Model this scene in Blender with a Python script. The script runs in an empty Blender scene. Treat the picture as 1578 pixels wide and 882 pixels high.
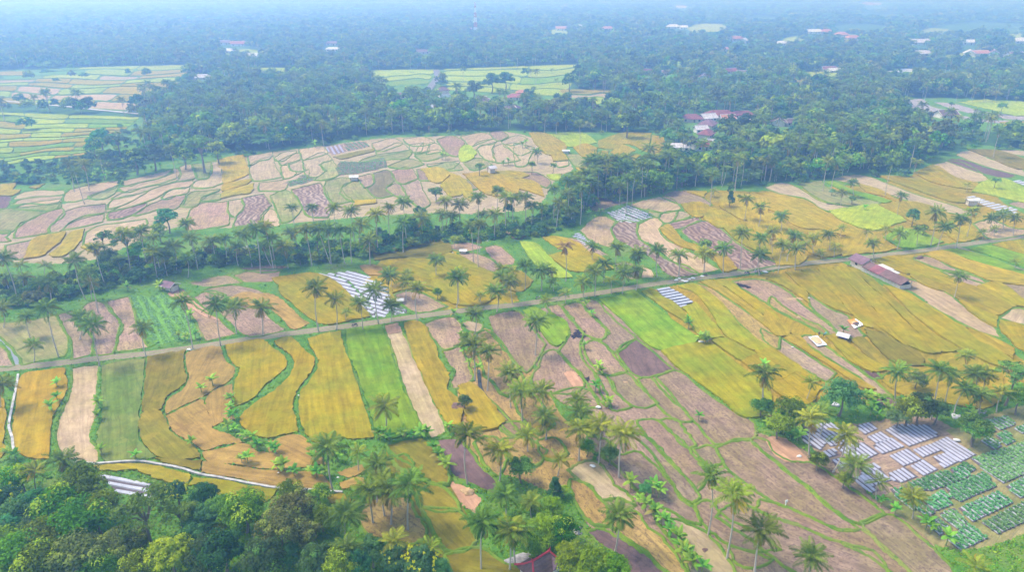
import bpy, bmesh, math, random
import numpy as np
from mathutils import Vector, Matrix, Euler

# ------------------------------------------------------------------ camera, world, sun, exposure
scene = bpy.context.scene
COL = scene.collection
IW, IH = 1578.0, 882.0
FPX = 1066.0                      # focal length in photograph pixels
CAM_H = 90.0
PITCH = math.radians(23.6)        # below the horizon
cam_d = bpy.data.cameras.new("camera")
cam_d.sensor_width = 36.0
cam_d.lens = 36.0 * FPX / IW
cam_d.clip_start = 1.0
cam_d.clip_end = 30000.0
cam = bpy.data.objects.new("camera", cam_d)
COL.objects.link(cam)
cam.location = (0, 0, CAM_H)
cam.rotation_euler = (math.pi / 2 - PITCH, 0, 0)
scene.camera = cam

SUN_EL, SUN_AZ = math.radians(58), math.radians(-72)     # azimuth from +Y, clockwise (west = left)
world = bpy.data.worlds.new("World")
scene.world = world
world.use_nodes = True
wn = world.node_tree
bg = wn.nodes["Background"]
sky = wn.nodes.new("ShaderNodeTexSky")
sky.sky_type = 'NISHITA'
sky.sun_disc = False
sky.sun_elevation = SUN_EL
sky.sun_rotation = SUN_AZ
sky.air_density = 1.0
sky.dust_density = 2.0
sky.ozone_density = 1.0
wn.links.new(sky.outputs[0], bg.inputs[0])
bg.inputs[1].default_value = 0.15
sun_d = bpy.data.lights.new("sun", 'SUN')
sun_d.energy = 1.3
sun_d.angle = math.radians(16)
sun_d.color = (1.0, 0.95, 0.86)
sun = bpy.data.objects.new("sun", sun_d)
COL.objects.link(sun)
sdir = Vector((math.sin(SUN_AZ) * math.cos(SUN_EL), math.cos(SUN_AZ) * math.cos(SUN_EL), math.sin(SUN_EL)))
sun.rotation_euler = (-sdir).to_track_quat('-Z', 'Y').to_euler()
scene.view_settings.view_transform = 'Standard'
scene.view_settings.look = 'None'
scene.view_settings.gamma = 1.0
scene.view_settings.use_curve_mapping = False
scene.view_settings.exposure = 1.3
scene.render.engine = 'CYCLES'
scene.cycles.max_bounces = 6
scene.cycles.diffuse_bounces = 3
scene.cycles.glossy_bounces = 2
scene.cycles.transmission_bounces = 2
scene.cycles.transparent_max_bounces = 6
scene.cycles.volume_bounces = 2
scene.cycles.use_denoising = True
scene.cycles.sample_clamp_indirect = 4.0
HAZE_DENSITY = 1.0e-3
HAZE_COLOR = (0.24, 0.45, 0.92)
HAZE_ABSORB = (0.82, 0.72, 0.2)

rng = np.random.default_rng(11)
random.seed(5)

# ------------------------------------------------------------------ where a point of the photograph lies on the ground
CP, SP = math.cos(PITCH), math.sin(PITCH)
def ray(px, py):
    u = (px - IW / 2) / FPX
    v = (py - IH / 2) / FPX
    return u, CP - v * SP, -SP - v * CP
def G(px, py, z=0.0):
    dx, dy, dz = ray(px, py)
    t = (z - CAM_H) / dz
    return Vector((dx * t, dy * t, z))
def proj_arr(X, Y, Z):
    d = Y * CP - (Z - CAM_H) * SP
    d = np.where(d < 1, 1, d)
    u = X / d
    v = -(Y * SP + (Z - CAM_H) * CP) / d
    return u * FPX + IW / 2, v * FPX + IH / 2
def Garr(px, py):
    u = (px - IW / 2) / FPX
    v = (py - IH / 2) / FPX
    t = -CAM_H / (-SP - v * CP)
    return u * t, (CP - v * SP) * t
s1, s2 = 400 / 1534, 400 / 1521
TILE = {'E0': (0, 690, 350 / 1578), 'E1': (300, 690, 350 / 1578), 'E2': (600, 690, 350 / 1578), 'F': (1150, 540, 428 / 1578)}
for i, x0 in enumerate((0, 400, 800, 1178)):
    TILE['A%d' % i] = (x0, 0, s1)
    TILE['B%d' % i] = (x0, 200, s1)
    TILE['C%d' % i] = (x0, 420, s1)
    TILE['D%d' % i] = (x0, 650, s2)
def TP(tile, x, y):
    x0, y0, s = TILE[tile]
    return x0 + x * s, y0 + y * s
def parse_pts(tile, txt):
    return [TP(tile, *map(float, p.split(','))) for p in txt.split()]

# ------------------------------------------------------------------ object helpers
def struct(o, kind='structure'):
    o['kind'] = kind
    return o
def tag(o, label, cat, group=None):
    o['label'] = label
    o['category'] = cat
    if group:
        o['group'] = group
    return o
def link(o, parent=None):
    COL.objects.link(o)
    if parent is not None:
        o.parent = parent
    return o
def empty(name, loc, rz=0.0):
    o = bpy.data.objects.new(name, None)
    o.location = loc
    o.rotation_euler = (0, 0, rz)
    o.empty_display_size = 0.5
    return link(o)
def mesh_np(name, verts, faces_flat, face_sizes, mat, attrs=None, smooth=False):
    me = bpy.data.meshes.new(name)
    nv = len(verts)
    me.vertices.add(nv)
    me.vertices.foreach_set("co", np.asarray(verts, np.float32).ravel())
    fs = np.asarray(face_sizes, np.int32)
    me.loops.add(int(fs.sum()))
    me.loops.foreach_set("vertex_index", np.asarray(faces_flat, np.int32).ravel())
    me.polygons.add(len(fs))
    st = np.zeros(len(fs), np.int32)
    st[1:] = np.cumsum(fs)[:-1]
    me.polygons.foreach_set("loop_start", st)
    me.polygons.foreach_set("loop_total", fs)
    if smooth:
        me.polygons.foreach_set("use_smooth", np.ones(len(fs), bool))
    for k, (dom, arr) in (attrs or {}).items():
        a = me.attributes.new(k, 'FLOAT', dom)
        a.data.foreach_set("value", np.asarray(arr, np.float32))
    me.update(calc_edges=True)
    me.validate()
    if mat:
        me.materials.append(mat)
    return me
class MB:
    """Collects boxes, tubes and faces, and links them as one mesh object."""
    def __init__(self):
        self.v, self.f = [], []
    def add(self, vs, fs):
        n = len(self.v)
        self.v += [tuple(p) for p in vs]
        self.f += [tuple(i + n for i in f) for f in fs]
    def box(self, c, s, rz=0.0, taper=1.0):
        ca, sa = math.cos(rz), math.sin(rz)
        vs = []
        for z, k in ((-.5, 1.0), (.5, taper)):
            for x, y in ((-.5, -.5), (.5, -.5), (.5, .5), (-.5, .5)):
                X, Y = x * s[0] * k, y * s[1] * k
                vs.append((c[0] + X * ca - Y * sa, c[1] + X * sa + Y * ca, c[2] + z * s[2]))
        self.add(vs, [(3, 2, 1, 0), (4, 5, 6, 7), (0, 1, 5, 4), (1, 2, 6, 5), (2, 3, 7, 6), (3, 0, 4, 7)])
    def bar(self, a, b, r, n=5, r2=None):
        a, b = Vector(a), Vector(b)
        r2 = r if r2 is None else r2
        d = (b - a).normalized()
        q = d.to_track_quat('Z', 'Y')
        vs = []
        for p, rr in ((a, r), (b, r2)):
            for k in range(n):
                t = 2 * math.pi * k / n
                vs.append(p + q @ Vector((rr * math.cos(t), rr * math.sin(t), 0)))
        fs = [(k, (k + 1) % n, n + (k + 1) % n, n + k) for k in range(n)]
        fs += [tuple(range(n - 1, -1, -1)), tuple(range(n, 2 * n))]
        self.add(vs, fs)
    def mesh(self, name, mat, smooth=False):
        me = bpy.data.meshes.new(name)
        me.from_pydata(self.v, [], self.f)
        if smooth:
            me.polygons.foreach_set("use_smooth", np.ones(len(self.f), bool))
        me.update()
        me.materials.append(mat)
        return me
    def build(self, name, mat, parent=None, smooth=False):
        return link(bpy.data.objects.new(name, self.mesh(name, mat, smooth)), parent)

# ------------------------------------------------------------------ node helpers
def new_mat(name, rough=0.8):
    m = bpy.data.materials.new(name)
    m.use_nodes = True
    b = m.node_tree.nodes["Principled BSDF"]
    b.inputs["Roughness"].default_value = rough
    b.inputs["Specular IOR Level"].default_value = 0.25
    return m, m.node_tree, b
def nd(nt, typ, **kw):
    n = nt.nodes.new(typ)
    for k, v in kw.items():
        setattr(n, k, v)
    return n
def noise(nt, vec, scale, detail=3.0, rough=0.6):
    n = nd(nt, "ShaderNodeTexNoise")
    n.inputs["Scale"].default_value = scale
    n.inputs["Detail"].default_value = detail
    n.inputs["Roughness"].default_value = rough
    if vec is not None:
        nt.links.new(vec, n.inputs["Vector"])
    return n.outputs["Fac"]
def remap(nt, val, a, b, c=0.0, d=1.0):
    n = nd(nt, "ShaderNodeMapRange")
    n.inputs[1].default_value, n.inputs[2].default_value = a, b
    n.inputs[3].default_value, n.inputs[4].default_value = c, d
    nt.links.new(val, n.inputs[0])
    return n.outputs[0]
def math_n(nt, op, a, b=None):
    n = nd(nt, "ShaderNodeMath", operation=op)
    for i, v in enumerate((a, b)):
        if v is None:
            continue
        if isinstance(v, (int, float)):
            n.inputs[i].default_value = v
        else:
            nt.links.new(v, n.inputs[i])
    return n.outputs[0]
def mixc(nt, fac, a, b, blend='MIX'):
    n = nd(nt, "ShaderNodeMix", data_type='RGBA', blend_type=blend)
    for i, v in ((0, fac), (6, a), (7, b)):
        if isinstance(v, (int, float)):
            n.inputs[i].default_value = v
        elif isinstance(v, tuple):
            n.inputs[i].default_value = (*v, 1.0) if len(v) == 3 else v
        else:
            nt.links.new(v, n.inputs[i])
    return n.outputs[2]
def gray(nt, val):
    n = nd(nt, "ShaderNodeCombineColor")
    for i in range(3):
        nt.links.new(val, n.inputs[i])
    return n.outputs[0]
def bump(nt, b, h, strength=0.4, dist=0.15):
    n = nd(nt, "ShaderNodeBump")
    n.inputs["Strength"].default_value = strength
    n.inputs["Distance"].default_value = dist
    nt.links.new(h, n.inputs["Height"])
    nt.links.new(n.outputs[0], b.inputs["Normal"])
def attr(nt, name, typ='OBJECT'):
    n = nd(nt, "ShaderNodeAttribute", attribute_name=name, attribute_type=typ)
    return n
def simple_mat(name, col, rough=0.8, var=0.25, scale=0.6, bump_s=0.0):
    m, nt, b = new_mat(name, rough)
    pos = nd(nt, "ShaderNodeTexCoord").outputs["Object"]
    f = remap(nt, noise(nt, pos, scale, 4), 0.3, 0.7, 1 - var, 1 + var)
    nt.links.new(mixc(nt, 1.0, col, gray(nt, f), 'MULTIPLY'), b.inputs["Base Color"])
    if bump_s:
        bump(nt, b, noise(nt, pos, scale * 4, 3), bump_s)
    return m

# ------------------------------------------------------------------ what stands where, read off the photograph
FIELDS = """
C0 G 128,620 250,590 388,572 398,640 402,700 350,800 312,882 302,985 300,1118 190,1114 80,1045 76,920 100,780
C0 G -60,740 20,750 40,830 30,960 20,1100 -60,1150
C0 S 425,575 500,560 585,555 575,650 570,750 555,882 530,980 590,1090 575,1125 430,1125 350,1050 345,900 390,780 425,690
C0 K 605,560 720,530 862,515 850,640 840,750 825,882 820,960 870,1050 925,1105 620,1125 580,1060 575,970 600,882 600,700
C0 O 870,512 1000,482 1095,470 1090,580 1112,630 1060,700 985,750 955,820 840,835 855,700
C0 P 1105,480 1240,445 1305,445 1330,520 1395,580 1370,640 1270,700 1200,745 1080,800 985,850 975,830 1000,760 1090,690 1118,630 1100,570
C0 Y 1330,440 1440,420 1560,408 1610,450 1690,520 1698,550 1640,620 1570,680 1534,720 1450,785 1390,805 1385,730 1385,660 1410,610 1420,580 1370,540
C0 P 1225,740 1300,690 1375,668 1380,740 1370,830 1390,880 1330,890 1260,925
C0 P 985,860 1080,810 1195,755 1220,800 1240,860 1275,940 1340,960 1400,990 1450,1020 1330,1030 1190,1060 1130,1010 1075,990 1010,930
C0 O 845,840 945,825 975,870 1010,935 1070,1000 1150,1040 1180,1080 1190,1110 1090,1120 940,1105 870,1050 825,960 830,870
D0 P 1185,190 1330,160 1450,140 1500,180 1560,190 1640,215 1800,260 1800,280 1521,285 1350,260 1200,232
D0 O 900,225 1185,240 1175,300 1090,285 960,255
D0 P 1195,240 1360,265 1521,290 1700,300 1900,330 1960,410 1800,420 1650,400 1521,375 1400,345 1250,325 1180,310
D0 G 555,270 700,262 850,262 1000,295 1130,330 1110,385 1020,380 900,340 800,300 680,305 560,298
D0 Y 1135,338 1300,355 1521,400 1630,410 1600,460 1521,500 1400,480 1290,460 1270,400 1110,390
C1 Y 85,415 190,395 240,440 275,475 330,530 322,570 285,630 235,695 205,760 200,820 215,882 235,952 140,975 45,995 -60,960 -115,890 -100,850 -10,775 110,690 190,600 205,545 160,480 100,440
C1 Y 285,405 380,372 475,355 505,460 550,580 585,680 620,790 650,900 680,990 560,1000 470,990 330,1020 270,960 240,870 232,790 245,720 300,650 345,560 345,530 300,450
C1 V 510,345 620,330 720,315 745,380 780,480 820,600 850,700 900,800 945,890 955,940 720,985 690,960 660,860 620,740 590,650 555,560 520,450
C1 S 740,320 820,305 850,370 910,500 970,640 1020,750 1070,860 1100,950 1020,985 960,900 900,790 850,650 800,500 765,400
C1 A 742,322 818,308 838,350 790,362 752,358
C1 G 850,310 930,295 975,320 1010,390 1050,450 1060,510 1110,590 1125,640 1110,690 1170,750 1210,820 1190,882 1200,920 1110,930 1070,850 1010,740 950,600 890,450 860,350
C1 B 980,310 1050,285 1160,280 1195,340 1200,400 1170,430 1080,455 1050,420 1010,370
C1 B 1085,470 1190,445 1215,510 1245,580 1255,630 1230,660 1140,690 1135,640 1160,600 1110,530
C1 S 1200,290 1280,300 1320,312 1310,340 1275,355 1220,330
C1 T 1290,370 1340,345 1400,410 1470,500 1534,580 1580,700 1534,720 1450,730 1390,660 1330,600 1300,500
C1 G 1170,680 1250,660 1340,740 1400,810 1460,890 1400,930 1250,920 1215,850 1190,760
C1 B 1330,745 1400,800 1480,890 1540,960 1470,960 1400,890
C1 T 1500,740 1590,720 1680,800 1740,900 1650,960 1570,880
C2 B -180,265 -30,235 0,240 30,270 60,320 110,380 155,430 110,500 75,560 45,590 0,555 -70,450 -150,350
C1 P -180,160 -80,120 0,130 60,130 110,150 180,210 240,270 300,310 185,340 150,300 100,250 50,220 -40,220
C1 Y 70,40 200,20 320,10 440,50 500,100 560,160 620,220 660,270 560,290 350,310 270,260 180,180 120,130 110,90
C1 B 800,135 870,120 960,130 1040,170 1100,205 1000,235 900,230 850,190
C1 Y 1000,20 1100,-20 1240,30 1340,100 1400,150 1350,185 1200,205 1110,180 1020,80
C1 G 780,80 870,60 960,50 1010,110 870,110 790,130
B0 S 375,425 385,385 480,345 600,318 705,305 690,335 600,365 520,405 430,425
B0 M 525,400 610,370 700,335 690,355 640,400 560,410
B0 S 720,310 830,285 960,255 1015,240 990,262 850,305 730,325
B0 S 710,350 800,325 960,290 1030,260 1020,235 1060,240 1060,265 1000,300 860,335 720,360
B0 S 665,410 740,375 900,340 1050,305 1075,265 1060,225 1125,213 1165,275 1140,292 1010,310 900,350 800,385 730,400
B0 S 640,470 650,440 720,405 820,385 870,365 800,410 700,455
B0 S 640,490 720,460 810,415 900,360 1030,320 1140,300 1130,325 1000,355 930,400 850,430 740,465
B0 S 960,405 1010,365 1115,345 1110,370 1040,390 980,412
B0 R 640,535 645,505 760,470 870,440 850,465 790,500 720,525
B0 B 790,510 850,470 960,420 1095,385 1075,430 1050,460 940,470 860,495
B0 M 1085,455 1120,385 1220,370 1300,360 1240,380 1185,410 1170,445
B0 M 1190,425 1250,390 1300,385 1300,415
B0 S 1135,340 1160,310 1230,295 1260,250 1255,195 1285,200 1310,260 1315,310 1290,325 1200,345
B0 G 1280,185 1350,165 1440,152 1460,210 1475,265 1400,300 1320,325 1310,280 1320,250 1290,215
B0 Y 1310,345 1400,310 1490,295 1480,310 1400,345 1310,370
B0 G 1310,385 1400,350 1500,320 1495,365 1400,390 1305,412
B0 M 1140,210 1250,195 1240,240 1230,285 1170,290
B0 S 75,415 100,395 380,365 375,385 200,400
B0 S 70,445 110,425 370,395 365,410 160,435
B0 S 80,470 180,440 370,415 365,430
B0 D -40,400 70,395 40,460 -40,472
B0 M -60,480 150,465 360,435 360,460 260,490 180,530 110,560 80,600 -60,600
B0 B -60,605 60,605 30,640 60,660 -60,670
B0 B 85,640 110,590 200,530 290,490 365,470 375,490 320,550 285,590 285,610 180,630
B0 B 295,590 340,540 390,490 450,470 620,445 620,490 500,510 400,555 345,605 300,610
B0 B 370,595 420,560 500,530 615,505 610,545 500,570
B0 G 140,770 200,650 300,625 395,605 380,640 300,715 265,745
B0 G 290,745 350,700 410,620 505,590 480,660 440,710 330,760
B0 B 40,690 190,660 170,700 140,760 40,755
B0 S 500,690 510,620 540,595 740,555 860,535 870,560 750,620 640,680
B0 B 1110,560 1130,480 1340,430 1350,500 1350,565 1190,590 1115,600
B0 S 1355,425 1430,415 1440,460 1390,520 1360,500
B0 R 1385,575 1400,520 1445,455 1432,412 1560,385 1600,450 1540,510 1534,560
B0 G -60,335 100,320 90,345 -60,370
B0 G -60,390 0,367 130,360 110,380
B0 Y 170,345 270,325 210,355
B0 G 480,700 520,680 600,690 560,730
B1 S -65,160 0,150 75,135 70,160 0,185 -55,215
B1 S -55,220 0,185 75,160 90,215 130,280 0,300 -30,300 -50,270
B1 S 90,170 140,140 215,130 190,150 115,185
B1 S 115,190 200,150 240,140 240,170 180,200 130,205
B1 S 235,120 380,95 400,140 340,160 255,180 245,150
B1 S 125,225 170,200 180,240 215,255 200,275 145,290
B1 S 175,205 250,178 255,215 270,240 215,245 180,230
B1 S 260,185 400,148 425,180 360,200 350,210 390,245 330,280 280,270 265,220
B1 S 0,320 150,300 290,240 290,270 165,320 160,340 40,360 0,362
B1 O 440,165 540,140 680,115 680,130 560,160 470,175
B1 S 665,85 820,65 845,85 780,108 690,122
B1 S 690,135 860,95 880,120 760,145 700,150
B1 M 590,190 690,155 760,145 900,125 890,150 760,175
B1 M 360,210 430,185 480,260 430,285 330,300 395,250
B1 M 760,220 900,180 970,205 850,230
B1 S 850,60 1000,55 1035,75 960,95 880,85
B1 S 885,95 965,85 960,120 900,135
B1 S 965,90 1000,90 1000,130 920,145
B1 S 1010,80 1060,95 1090,125 990,145
B1 B 1050,60 1150,42 1215,75 1185,110 1165,160 1110,140 1085,110
B1 S 1190,45 1350,30 1380,50 1300,80 1240,95 1220,70
B1 B 1360,20 1440,15 1470,40 1410,65
B1 S 1250,110 1290,80 1400,60 1390,75 1300,95 1270,125
B1 L 1180,175 1190,110 1240,95 1285,140 1250,180 1190,190
B1 S 1290,110 1390,80 1370,110 1375,160 1395,190 1350,180 1300,140
B1 S 1380,110 1430,92 1500,140 1534,180 1450,195 1400,195
B1 S 1430,75 1534,40 1580,55 1534,80 1470,90
B1 S 1440,95 1534,85 1600,130 1534,150 1490,120
B1 S 990,210 1180,190 1170,205 1000,215
B1 M 1000,222 1180,212 1200,235 1100,240
B1 M 1200,190 1330,180 1370,210 1250,235
B1 M 920,150 1080,130 1120,150 930,165
B1 M 390,310 500,290 560,300 480,340 490,370 550,420 430,430 390,370
B1 R 190,360 360,320 385,360 410,410 430,440 400,520 280,500 240,420
B1 M 65,395 160,365 220,420 250,470 180,540 130,550 100,470
B1 S 20,540 60,470 95,490 115,570 30,580
B1 M 490,345 580,305 640,370 680,410 540,420 480,380
B1 B 580,285 660,265 670,320 625,345
B1 N 675,265 770,250 800,300 760,330 740,350 770,380 790,390 680,395 640,350 680,320
B1 B 780,250 900,235 930,290 840,320 800,290
B1 B 750,350 810,325 850,350 870,395 790,385
B1 B 840,330 940,295 960,360 1010,440 980,460 880,400
B1 B 930,240 970,250 1020,300 950,300
B1 G 950,235 1100,240 1130,265 1060,320 1000,300 975,260
B1 G 1065,330 1130,280 1180,340 1195,390 1130,400 1080,350
B1 G 1110,255 1200,290 1260,370 1250,430 1200,390 1170,330
B1 N 1200,300 1250,310 1290,350 1240,350
B1 G 1200,265 1400,255 1534,300 1534,380 1430,400 1330,380 1250,310
B1 G 1390,250 1534,252 1600,275 1534,296
B1 G 560,425 690,418 690,440 560,455
B1 O 670,730 830,700 1000,655 1130,690 1140,730 1000,770 830,760 680,780
B1 L 840,690 900,670 990,655 995,690 860,730
B1 Y 780,800 900,760 1000,740 1150,740 1290,810 1400,870 1470,940 1200,960 900,930 800,880
B1 B 1110,690 1230,670 1320,700 1280,710 1160,715
B1 B 1170,735 1290,740 1400,800 1420,850 1340,830 1220,760
B1 B 1330,700 1400,690 1510,770 1500,800 1420,800 1350,730
B1 S 1450,605 1534,595 1580,630 1534,655
B1 O 1425,870 1520,840 1620,900 1560,960 1470,950
B1 P 590,810 680,805 740,830 720,870 620,850
B2 G 55,20 160,25 230,60 280,100 275,130 160,150 100,90
B2 L 165,30 400,30 460,80 320,105 280,100 230,55
B2 Y 320,110 380,85 465,110 440,160 380,165
B2 Y 465,70 620,20 780,25 770,80 760,140 620,90 560,120 470,110
B2 G 540,140 610,95 690,125 600,165
B2 Y 425,175 480,130 530,130 520,165 480,195
B2 Y 785,35 860,50 860,110 770,150
B2 Y 490,195 550,160 610,190 700,150 720,155 620,230 560,240
B2 Y 690,190 760,155 880,130 850,150 720,200
B2 S -30,85 90,110 60,160 40,210 -20,215
B2 G 190,150 260,140 290,185 200,190
B2 S 220,195 290,190 285,210 230,215
B2 M 285,150 380,160 430,200 330,215
B2 B -30,258 130,270 185,310 160,345 100,320 0,285
B2 G -30,290 120,330 150,400 60,370 -30,330
B2 L 160,270 250,265 240,305 190,300
B2 G 330,230 440,215 450,255 370,255
B2 B 410,450 440,415 600,430 700,420 560,450 440,480
B2 S 650,450 760,415 900,410 955,470 850,490 740,470
B2 B 840,400 900,370 1090,410 1140,450 1100,440 960,440
B2 Y 955,445 1100,440 1140,470 1120,500 1070,525 980,480
B2 M 760,475 835,495 820,520 770,500
B2 S 825,520 870,490 930,490 915,530 860,550
B2 S 915,540 945,485 1020,505 960,530
B2 R 880,560 1060,520 1070,540 960,580 920,590
B2 S 360,595 480,515 570,545 540,590 560,640 540,700 430,660
B2 R 545,590 590,550 700,555 690,590 700,640 760,690 860,770 1000,820 1060,860 900,870 780,760 650,690 570,640
B2 S 700,570 820,530 850,560 820,590 850,640 960,700 1080,770 1180,830 1060,850 900,770 800,690 710,630
B2 G 830,590 880,565 920,600 960,650 1070,700 1060,730 920,680 850,620
B2 R 960,600 1080,545 1200,600 1300,690 1534,800 1440,820 1300,830 1230,770 1090,690 1000,640
B2 Y 1085,530 1140,470 1230,500 1310,545 1200,590
B2 Y 1205,590 1320,550 1400,560 1500,600 1480,640 1500,740 1400,720 1270,650
B2 G 970,365 1110,370 1090,405
B2 G 1180,450 1200,380 1330,385 1480,420 1450,520 1330,540 1240,495
B2 Y 130,640 240,640 380,700 420,740 330,740 200,690
B2 L 0,665 100,680 180,760 320,882 200,882 60,760
B2 Y 170,750 330,720 520,780 560,830 400,850 300,840
B2 B 230,645 330,650 480,720 530,750 425,735 350,690
B2 S 730,810 790,850 800,880 720,880
B2 G 1150,740 1220,750 1290,830 1220,850 1160,780
B2 N 560,800 640,790 720,850 700,880 600,860
B3 S 0,345 120,320 200,350 330,430 510,460 450,485 340,470 270,420 100,380
B3 G -90,375 100,390 250,430 340,480 440,545 530,580 560,600 480,630 350,600 200,580 60,490 -60,440
B3 M 200,320 340,305 345,320 480,385 520,400 640,425 680,435 660,448 520,452 330,410
B3 V 350,310 400,310 520,360 640,390 750,425 730,435 640,420 520,385
B3 L 380,480 520,460 700,450 840,545 780,560 640,600 500,560 420,520
B3 S 400,295 480,275 560,270 740,330 900,390 1100,450 1250,500 1150,500 1000,470 840,420 640,350
B3 G 540,320 600,335 760,410 770,425 690,395 620,380
B3 Y 650,275 800,280 950,310 1080,370 1220,440 1100,430 950,380 780,320
B3 G 670,450 800,430 930,440 1080,500 1170,560 1050,600 940,590 850,540
B3 S 1000,210 1060,195 1110,190 1280,260 1330,300 1250,310 1130,280
B3 Y 880,260 1000,215 1130,285 1260,320 1240,360 1100,340 980,310
B3 D 1080,185 1110,178 1300,225 1490,275 1440,285 1280,255
B3 S 1130,150 1180,130 1340,180 1534,250 1580,290 1500,268 1300,215
B3 O 1200,120 1400,130 1534,180 1600,230 1534,240 1330,170
B3 S 1380,125 1534,130 1640,160 1534,155
B3 L 1260,330 1400,290 1534,345 1700,400 1600,440 1460,420 1330,390 1220,370
B3 S 1240,560 1300,540 1480,590 1600,600 1440,640 1320,640
B3 Y 1050,610 1200,580 1290,640 1150,670
B3 B 1440,440 1534,430 1700,480 1534,470
B3 G 480,630 560,600 700,660 780,710 700,730 580,740 460,760 440,700
B3 G 200,640 330,600 440,640 470,740 350,760 250,720
B3 G 20,690 120,640 260,760 230,790 70,810
B3 G -100,520 40,500 150,590 190,620 110,650 0,650 -100,620
B3 V 700,640 800,590 900,600 1060,670 930,700 800,700
B3 Y 650,775 780,750 850,765 960,820 1100,880 1200,930 1150,935 900,870 740,830
B3 B 880,765 950,755 1100,820 1260,880 1320,920 1200,880 1020,820
B3 G 940,740 1050,720 1200,775 1400,830 1560,870 1534,930 1350,900 1180,840
B3 V 1050,718 1110,710 1300,750 1500,830 1620,870 1560,868 1400,828 1200,770
B3 V 1200,710 1320,690 1450,720 1600,790 1600,840 1450,790 1300,740
B3 Y 1340,685 1450,665 1600,680 1650,770 1534,745
C3 B -190,60 -30,48 60,75 170,150 250,220 370,310 430,370 370,370 230,300 90,230 10,180 -90,120
C3 T 40,150 120,215 240,290 360,350 370,372 230,303 90,233 30,185
C3 Y 10,45 110,10 150,60 250,120 260,190 160,120 60,65
C3 Y 120,5 200,0 370,80 430,150 520,260 400,220 270,140
C3 B 265,140 400,230 490,265 520,300 590,380 540,390 450,365 380,290 290,220 270,180
C3 Y 210,-5 300,-10 380,70 450,150 530,230 590,300 650,340 600,330 530,270 440,170 370,85
C3 Y 310,-15 400,-20 500,80 620,200 720,310 800,430 770,410 680,360 590,310 520,240 430,130
C3 Y 400,-25 480,-30 600,70 720,180 830,300 920,380 1060,480 1000,490 860,450 790,420 700,290 600,180 490,70
C3 Y 490,-35 570,0 690,90 800,200 900,290 1000,370 1170,470 1060,480 920,380 820,280 700,160
C3 Y 700,80 820,115 1000,225 1190,345 1370,460 1534,580 1400,570 1200,480 1050,390 900,280 790,170
C3 G 1190,330 1290,370 1480,460 1460,520 1360,460 1230,390
C3 S 795,110 830,40 900,60 1110,150 1210,240 1370,350 1390,390 1290,360 1180,310 1000,210 840,110
C3 G 830,-10 1000,0 1120,50 1330,120 1480,205 1380,265 1230,210 1130,160 1100,140 900,60
C3 B 1040,-10 1200,20 1320,60 1240,90 1150,50
C3 Y 1250,90 1340,60 1534,170 1600,220 1480,205
C3 B 1360,60 1534,70 1700,150 1534,165
C3 G 1200,0 1400,20 1600,50 1534,70 1320,55
C3 Y 1140,170 1380,270 1370,340 1250,270
C3 S 1395,275 1480,220 1600,260 1600,330 1480,300
C3 Y 1390,290 1534,330 1600,500 1480,450 1440,400 1390,350
C3 G 0,220 60,270 160,370 100,390 0,310
C3 B -20,340 100,400 230,480 410,600 370,650 280,600 180,540 60,450 0,400
C3 G 110,395 190,380 300,480 430,560 560,640 660,700 600,700 470,620 380,560 230,470
C3 B 200,390 270,380 360,440 480,530 640,640 750,740 690,730 560,620 380,510 280,440
C3 Y 360,385 430,370 520,450 640,530 730,580 670,600 610,590 500,530 440,470
C3 O 500,400 580,390 640,450 760,560 720,575 600,500
C3 O 590,340 680,365 780,415 940,520 950,560 800,560 690,480 610,390
C3 Y -60,400 0,430 60,460 200,560 280,620 330,650 200,640 0,520 -60,470
C3 Y -60,520 0,540 80,560 240,650 350,690 250,790 130,760 0,660 -60,610
C3 G 690,650 860,570 950,580 1060,490 1250,540 1380,600 1400,760 1330,810 1100,790 780,720
C3 D 545,545 600,550 690,625 640,630
C3 D 640,740 720,735 790,790 720,800
C2 V 470,165 560,150 690,120 720,140 900,280 1060,390 1040,425 820,465 720,400 600,280
C2 Q 720,120 790,105 820,130 950,215 990,280 1000,320 960,290 850,220
C2 Q 960,215 1050,185 1110,260 1160,320 1205,390 1110,400 1040,360 1010,320 1000,260
C2 Q 935,90 1025,72 1100,110 1200,190 1270,280 1360,370 1480,455 1400,475 1310,435 1220,385 1160,290 1110,215 1050,140
C2 T 1035,70 1110,90 1250,180 1350,250 1534,380 1534,455 1470,450 1370,370 1270,270 1190,180 1100,105
C2 G 1065,62 1130,52 1230,110 1380,220 1534,330 1640,400 1534,378 1350,245 1200,140
C2 Y 1140,52 1230,55 1330,120 1450,200 1534,290 1534,325 1400,230 1240,110
C2 Q 835,470 1050,425 1130,430 1250,520 1380,620 1480,700 1480,860 1400,870 1330,870 1200,770 1000,620 920,560
C2 Q 1135,410 1215,395 1300,440 1400,490 1340,530 1310,530 1230,480
C2 Y 1310,535 1410,490 1534,530 1640,600 1534,650 1400,600
C2 B 165,210 240,200 270,250 340,330 370,370 360,420 370,520 440,600 500,700 540,800 480,760 420,680 340,580 240,470 270,430 300,350 240,280
C2 V 20,235 90,210 150,240 295,330 285,390 250,430 215,445 160,400 90,310
C2 B 265,205 345,185 440,280 510,360 500,390 460,395 400,370 330,290
C2 B 360,175 430,165 530,260 610,330 685,390 600,440 565,475 490,410 540,360 510,320 420,240
C2 B 390,440 430,410 470,415 560,500 630,590 520,610 450,560 400,490
C2 D 580,485 690,400 770,460 910,580 850,600 700,615 640,560
C2 B 80,630 120,560 155,480 200,465 280,540 380,650 370,680 200,715 90,670
C2 A 265,600 310,590 385,665 330,690
C2 B 525,620 630,600 720,690 820,780 720,800 600,740
C2 B 705,640 760,625 830,690 900,760 980,830 1020,882 950,882 830,790
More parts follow.
